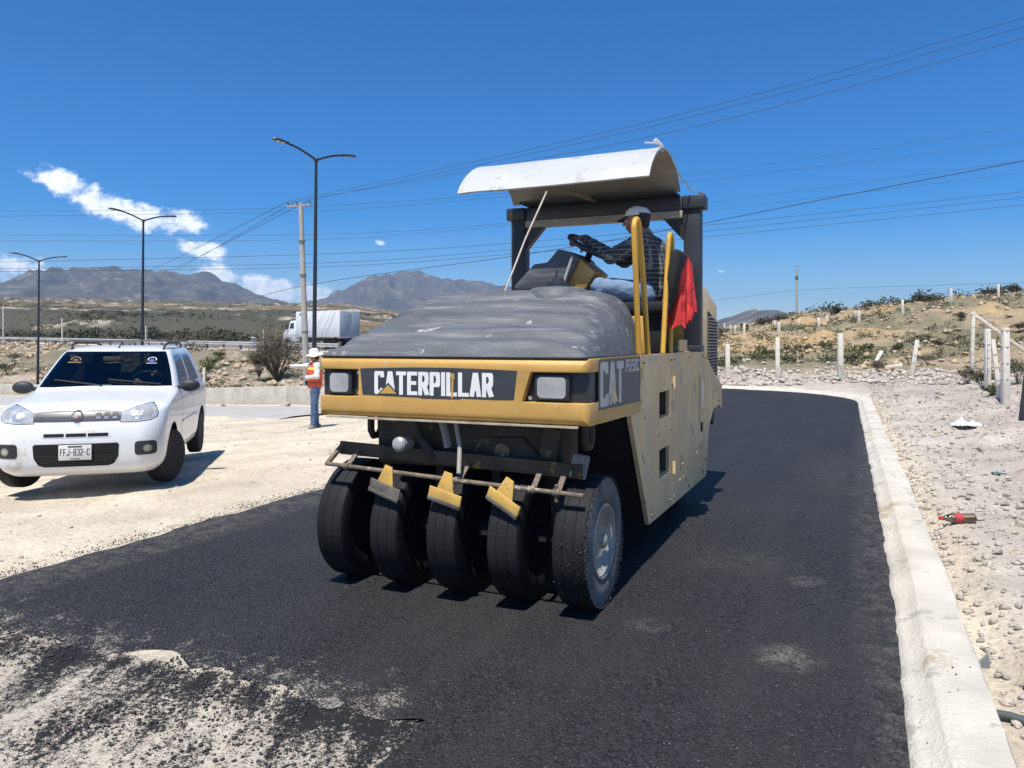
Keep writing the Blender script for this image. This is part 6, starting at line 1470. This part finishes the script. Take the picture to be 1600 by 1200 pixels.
def s_hill(n):
    X = rng.uniform(8, 60, n); Y = rng.uniform(30, 75, n); k = fbm(X*.2, Y*.35, 95) > .5; return np.stack([X, Y], -1)[k]
scatter('hill_stones', 6000, s_hill, .03, .25, STONEY, 'ochre stones strewn over the right hill', 'stones', 3)
# crumbs of asphalt: over the base course at lower left, along the edges, specks on the kerb
def s_tar(n):
    lx = rng.uniform(-5.5, 1.3, n); ly = -1.45-rng.exponential(.75, n); k = fbm(lx*2.6, ly*1.2, 97, 4)+.16*np.exp((ly+1.5)*1.3) > .585; X, Y = L2W(lx[k], ly[k]); return np.stack([X, Y], -1)[Y > 1.0]
scatter('asphalt_crumbs', 30000, s_tar, .0018, .0105, CRUMB, 'loose black asphalt crumbs spilled over the pale base course', 'asphalt crumbs', 3.2, .5)
def s_edge(n):
    lx = -2.98-np.abs(rng.normal(0, .10, n)); ly = rng.uniform(-1.6, 12, n); X, Y = L2W(lx, ly); return np.stack([X, Y], -1)
scatter('edge_crumbs', 6000, s_edge, .002, .008, CRUMB, 'black asphalt crumbs along the left edge of the new road', 'asphalt crumbs', 2.2, .4)
n = 1600; lx = 2.5+np.abs(rng.normal(0, .13, n)); ly = -3+20*rng.random(n)**1.4; cl_ = fbm(ly*2.2, lx*2, 99) > .5; lx, ly = lx[cl_ & (lx < 2.85)], ly[cl_ & (lx < 2.85)]; lx = lx + kerb_bend(ly); X, Y = L2W(lx, ly); lx = lx - kerb_bend(ly); zk = np.interp(lx-2.5, [0, .045, .10, .145, .175, .25, .325], [.016, .036, .052, .086, .094, .099, .095])
tag(crumbs('kerb_crumbs', np.stack([X, Y, zk+.003], -1), rng.uniform(.0015, .0075, len(X))*rng.random(len(X))**.5, CRUMB, None), 'black asphalt specks splashed over the white kerb', 'asphalt crumbs', kind='stuff')
n = 900; lx = rng.uniform(-2.9, 2.45, n); ly = -1.5+9*rng.random(n)**1.5; X, Y = L2W(lx, ly)
tag(crumbs('surface_chips', np.stack([X, Y, np.full(n, .0135)], -1), rng.uniform(.0015, .004, n), mat('pale_chip', (.22, .21, .19), .7), None), 'pale stone chips on the surface of the new asphalt', 'chips', kind='stuff')

# ------------------------------------------------------------------ vegetation
def leaf_mat(name, a, b):
    m = bpy.data.materials.new(name); m.use_nodes = True; nt = m.node_tree; N = nt.nodes.new; L = nt.links.new; p = nt.nodes['Principled BSDF']; g = N('ShaderNodeNewGeometry')
    c = N('ShaderNodeMix'); c.data_type = 'RGBA'; c.inputs['A'].default_value = (*a, 1); c.inputs['B'].default_value = (*b, 1); L(g.outputs['Random Per Island'], c.inputs['Factor']); L(c.outputs['Result'], p.inputs['Base Color']); p.inputs['Roughness'].default_value = .8; p.inputs['Specular IOR Level'].default_value = .15; return m
LEAF = {'grey': leaf_mat('grey_green_leaves', (.055, .058, .036), (.14, .135, .085)), 'green': leaf_mat('green_leaves', (.05, .07, .022), (.13, .15, .055)), 'dry': leaf_mat('dry_twigs', (.09, .075, .055), (.20, .17, .125)), 'dark': leaf_mat('dark_leaves', (.038, .042, .026), (.095, .092, .055)), 'brown': leaf_mat('brown_scrub', (.06, .055, .036), (.14, .12, .08))}
TWIG = mat('twig_bark', (.13, .105, .08), .9)
def leaves(C, r, n, size, upward=.35):
    """many leaf-sized faces through the volume of each crown: C (k,3) centres, r (k,3) radii"""
    k = len(C); d = rng.normal(0, 1, (k, n, 3)); d /= np.linalg.norm(d, axis=-1, keepdims=True); rad = rng.random((k, n, 1))**.45; lump = .75+.5*rng.random((k, 1, 1)); P = C[:, None]+d*rad*r[:, None]*(.8+.4*rng.random((k, n, 1)))
    P[..., 2] = np.maximum(P[..., 2], (C[:, 2]-r[:, 2]*.75)[:, None]); P = P.reshape(-1, 3); s = (np.repeat(np.atleast_1d(size) if np.ndim(size) else np.full(k, size), n)*rng.uniform(.5, 1.4, k*n))[:, None]
    a = rng.normal(0, 1, (k*n, 3)); a[:, 2] = abs(a[:, 2])*upward*2; a /= np.linalg.norm(a, axis=-1, keepdims=True); b = np.cross(a, rng.normal(0, 1, (k*n, 3))); b /= np.linalg.norm(b, axis=-1, keepdims=True)+1e-9
    V = np.stack([P-a*s, P+b*s*.42, P+a*s, P-b*s*.42], 1).reshape(-1, 3); return V
def quad_obj(name, V, m, parent=None):
    n = len(V)//4; me = bpy.data.meshes.new(name); me.vertices.add(len(V)); me.vertices.foreach_set('co', V.ravel()); me.loops.add(len(V)); me.loops.foreach_set('vertex_index', np.arange(len(V), dtype=np.int32)); me.polygons.add(n); me.polygons.foreach_set('loop_start', np.arange(0, len(V), 4, dtype=np.int32)); me.update(calc_edges=True)
    return link(name, me, m, parent, None)
def shrub(px, py, w_px, h_px, kind, label, group=None, nl=900, stems=9, Y=None, leafsize=.035):
    X, Y_, Z = ray_hit(px, py) if Y is None else (lambda v: (v.x, v.y, v.z))(at(px, py, Y)); w = w_px/F_PX*Y_/2; h = h_px/F_PX*Y_; root = empty('shrub', (X, Y_, Z)); tag(root, label, 'shrub', group)
    cl = []; 
    st = MB()
    for k in range(stems):
        a_ = random.uniform(0, 6.28); rr = random.uniform(.3, 1.0); e = Vector((math.cos(a_)*w*rr, math.sin(a_)*w*rr, h*random.uniform(.5, .85)*(1.15-.45*rr))); mid = e*.5+Vector((random.uniform(-.1, .1)*w, random.uniform(-.1, .1)*w, h*.1)); st.tube([(0, 0, -.05), mid, e], [.014*max(.5, h), .009*max(.5, h), .003], 5); cl.append(e*.92)
        for _ in range(4):
            f_ = mid.lerp(e, random.random())+Vector((random.gauss(0, .16)*w, random.gauss(0, .16)*w, random.uniform(0, .22)*h)); st.tube([mid.lerp(e, .3), f_], [.008*max(.5, h), .003], 4); cl.append(f_)
    st.build('stems', TWIG, root, smooth=60); C = np.array([tuple(c) for c in cl]); r = np.tile(np.array([[w*.30, w*.30, h*.20]]), (len(C), 1)); quad_obj('foliage', leaves(C, r, max(8, nl//len(C)), leafsize), LEAF[kind], root)
shrub(432, 594, 96, 86, 'dry', 'big bare grey brush behind the low wall left of the flagman', nl=15000, stems=34, leafsize=.035)
shrub(405, 590, 40, 44, 'grey', 'grey-green brush at the left foot of the big bare brush', nl=3500, stems=14, leafsize=.035)
for (px, py, w, h, kd, lab) in ((318, 592, 40, 30, 'green', 'green shrub just behind the low wall right of the car'), (345, 562, 30, 14, 'green', 'small green shrub highest on the embankment right of the car'), (330, 575, 34, 20, 'green', 'green shrub halfway up the embankment right of the car'), (12, 588, 30, 24, 'dark', 'dark shrub at the far left edge behind the car'), (20, 566, 34, 16, 'grey', 'grey shrub high on the embankment at the far left edge')): shrub(px, py, w, h, kd, lab, 'embankment shrubs', 700, 9, leafsize=.06)
for (px, py, w, h, kd, lab) in ((1512, 600, 30, 30, 'dry', 'purple-grey dry brush at the foot of the corner post'), (1535, 606, 40, 30, 'grey', 'grey-green brush between the corner post and end post'), (1590, 600, 50, 42, 'grey', 'leafy grey-green brush right of the thick end post'), (1548, 618, 24, 16, 'green', 'low bright green weeds in front of the square post'), (1450, 570, 36, 18, 'dry', 'tangle of dry twigs right of the leaning post'), (1368, 582, 40, 20, 'dry', 'tangled dry branches lying left of the leaning post')): shrub(px, py, w, h, kd, lab, None, 900, 12, leafsize=.03)
for ki, (px, py, w, h) in enumerate(sorted(((1405, 549, 18, 12), (1357, 552, 22, 16), (1290, 546, 24, 14), (1330, 566, 24, 12), (1255, 549, 30, 12), (1200, 556, 26, 10), (1500, 500, 26, 14), (1590, 520, 24, 16), (1465, 540, 20, 8)))): shrub(px, py, w, h, 'grey', ORD[ki]+' small rounded shrub from the left on the bare right slope', 'small shrubs on the right slope', 420, 7, leafsize=.06)
for ki, (px, py, w, h) in enumerate(sorted(((1440, 482, 34, 26), (1425, 484, 26, 18), (1580, 462, 40, 20), (1545, 464, 36, 14), (1307, 496, 16, 20), (1240, 516, 20, 16), (1200, 514, 46, 20), (1225, 508, 22, 14)))): shrub(px, py, w, h, 'dark', ORD[ki]+' dark shrub from the left along the right skyline', 'skyline shrubs on the right hill', 800, 10, Y=72, leafsize=.11)
def scrub(name, P, rmin, rmax, n, kind, label, sizef=.16):
    z = terr(P[:, 0], P[:, 1], False); r = rmin+(rmax-rmin)*rng.random(len(P))**2; D = np.hypot(P[:, 0], P[:, 1]); C = np.stack([P[:, 0], P[:, 1], z+r*.4], -1); V = leaves(C, np.stack([r, r, r*.65], -1), n, r*sizef); o = quad_obj(name, V, LEAF[kind]); return tag(o, label, 'scrub', kind='stuff')
def polar(n, d0, d1, u0, u1, dens):
    D = d0*(d1/d0)**rng.random(n); u = rng.uniform(u0, u1, n); P = np.stack([D*u, D], -1); return P[dens(P)]
scrub('plain_scrub', polar(9000, 110, 1300, -.75, -.12, lambda P: fbm(P[:, 0]*.02, P[:, 1]*.01, 101) > .52), .4, 1.5, 14, 'dark', 'dark desert scrub covering the plain below the mountains', .28)
scrub('dry_scrub', polar(5000, 100, 700, -.75, -.12, lambda P: fbm(P[:, 0]*.03, P[:, 1]*.02, 103) > .45), .3, 1.0, 14, 'brown', 'grey-green desert scrub on the plain beyond the highway', .26)
def s_emb2(n):
    a_ = rng.uniform(-28, 70, n); s_ = rng.uniform(-20, -1.5, n); P = G0+a_[:, None]*GE+s_[:, None]*GN; return P[fbm(P[:, 0]*.2, P[:, 1]*.2, 105) > .5]
scrub('embankment_scrub', s_emb2(900), .15, .75, 60, 'grey', 'patchy low scrub on the highway embankment', .14)
scrub('hill_scrub', polar(4200, 34, 110, .2, .85, lambda P: fbm(P[:, 0]*.12+5, P[:, 1]*.22, 37) > .57), .10, .5, 30, 'brown', 'low grey-green scrub in patches over the right hill', .2)
scrub('crest_scrub', polar(420, 70, 100, .26, .85, lambda P: fbm(P[:, 0]*.1, P[:, 1]*.1, 107) > .42), .3, 1.1, 40, 'dark', 'dark scrub along the crest of the right hill', .18)
scrub('valley_scrub', polar(300, 36, 60, .24, .48, lambda P: fbm(P[:, 0]*.2, P[:, 1]*.2, 109) > .42), .15, .6, 40, 'green', 'greener low weeds in the hollow behind the far kerb', .16)

# ------------------------------------------------------------------ litter
def bottle():
    X, Y_, Z = ray_hit(1497, 820); root = empty('plastic_bottle', (X, Y_, Z+.045), R(4)); tag(root, 'clear plastic bottle with red label and brown drink lying in the gravel', 'bottle')
    body = MB().lathe([(-.135, 0), (-.135, .03), (-.125, .040), (.03, .041), (.05, .040), (.09, .026), (.115, .014), (.135, .013)], (0, 0, 0), 'x', 24).build('bottle_body', glass('clear_plastic', (.9, .9, .88), .08, .9), root, smooth=50)
    MB().lathe([(-.128, 0), (-.126, .034), (.02, .036), (.06, .032), (.06, 0)], (0, 0, -.003), 'x', 20).build('drink', mat('brown_drink', (.50, .34, .18), .3), root, smooth=50)
    MB().lathe([(-.03, .0418), (.035, .0418)], (0, 0, 0), 'x', 24).build('red_label', mat('label_red', (.42, .05, .05), .5), root, smooth=50)
    MB().lathe([(.125, .016), (.152, .016), (.152, 0)], (0, 0, 0), 'x', 14).build('cap', mat('cap_red', (.60, .03, .04), .4), root); root.rotation_euler = (0, 0, R(176)); root.scale = (1.0, 1.0, 1.0)
bottle()
def sheet(px, py, w, d, h, m, name, label, cat, seed, rz):
    X, Y_, Z = ray_hit(px, py); n = 16; vs = []; fs = []
    for i in range(n+1):
        for j in range(n+1):
            a_, b_ = i/n-.5, j/n-.5; vs.append((a_*w*(1-.5*j/n), b_*d+.04*math.sin(a_*9), max(.012, h*float(fbm(a_*3.5+seed, b_*3.5, seed, 3))**1.5*1.9*(1-abs(a_)*1.0))))
    for i in range(n):
        for j in range(n): k = i*(n+1)+j; fs.append((k, k+1, k+n+2, k+n+1))
    me = bpy.data.meshes.new(name); me.from_pydata(vs, [], fs); o = bpy.data.objects.new('tmp', me); COL.objects.link(o); s = o.modifiers.new('s', 'SOLIDIFY'); s.thickness = .008; m2 = bpy.data.meshes.new_from_object(o.evaluated_get(bpy.context.evaluated_depsgraph_get())); bpy.data.objects.remove(o)
    o = link(name, m2, m, None, None); o.location = (X, Y_, Z+.01); o.rotation_euler = (0, .05, rz); tag(o, label, cat)
sheet(1510, 668, .50, .34, .13, mat('sack_white', (.66, .68, .66), .6, var=.08), 'plastic_sack', 'crumpled white plastic sack lying on the rubble', 'sack', 3, .5)
sheet(1560, 742, .15, .06, .02, mat('green_scrap', (.10, .22, .17), .7), 'plastic_scrap', 'small scrap of green plastic on the gravel', 'scrap', 5, .1)
X, Y_, Z = ray_hit(1578, 1132); o = MB().tube([(-.13, 0, .02), (0, .01, .025), (.13, -.02, .02)], .02, 8).build('rubber_strip', mat('dark_rubber', (.06, .07, .07), .7), None, smooth=60); o.location = (X, Y_, Z); o.rotation_euler = (0, 0, -.55); tag(o, 'short dark piece of rubber pipe beside the kerb at lower right', 'pipe')
X, Y_, Z = ray_hit(1537, 1045); o = MB().prism([(-.06, 0), (.03, 0), (.02, .07)], -.006, .006).build('slate_shard', mat('slate', (.2, .22, .23), .6), None); o.location = (X, Y_, Z); tag(o, 'thin grey triangular shard standing beside the kerb', 'shard')

# ------------------------------------------------------------------ air: even haze round the whole scene
def haze():
    o = MB().box((0, 4200, 318), (15000, 13400, 756)).build('haze', None, None, smooth=None); o['kind'] = 'stuff'; o['label'] = 'thin blue daytime haze over the plain and mountains'; o['category'] = 'haze'
    m = bpy.data.materials.new('haze_air'); m.use_nodes = True; nt = m.node_tree; nt.nodes.clear(); out = nt.nodes.new('ShaderNodeOutputMaterial'); v = nt.nodes.new('ShaderNodeVolumePrincipled'); v.inputs['Color'].default_value = (.52, .74, 1.0, 1); v.inputs['Density'].default_value = .000105; v.inputs['Anisotropy'].default_value = .15; nt.links.new(v.outputs[0], out.inputs['Volume']); o.data.materials.append(m); o.display_type = 'WIRE'
haze()
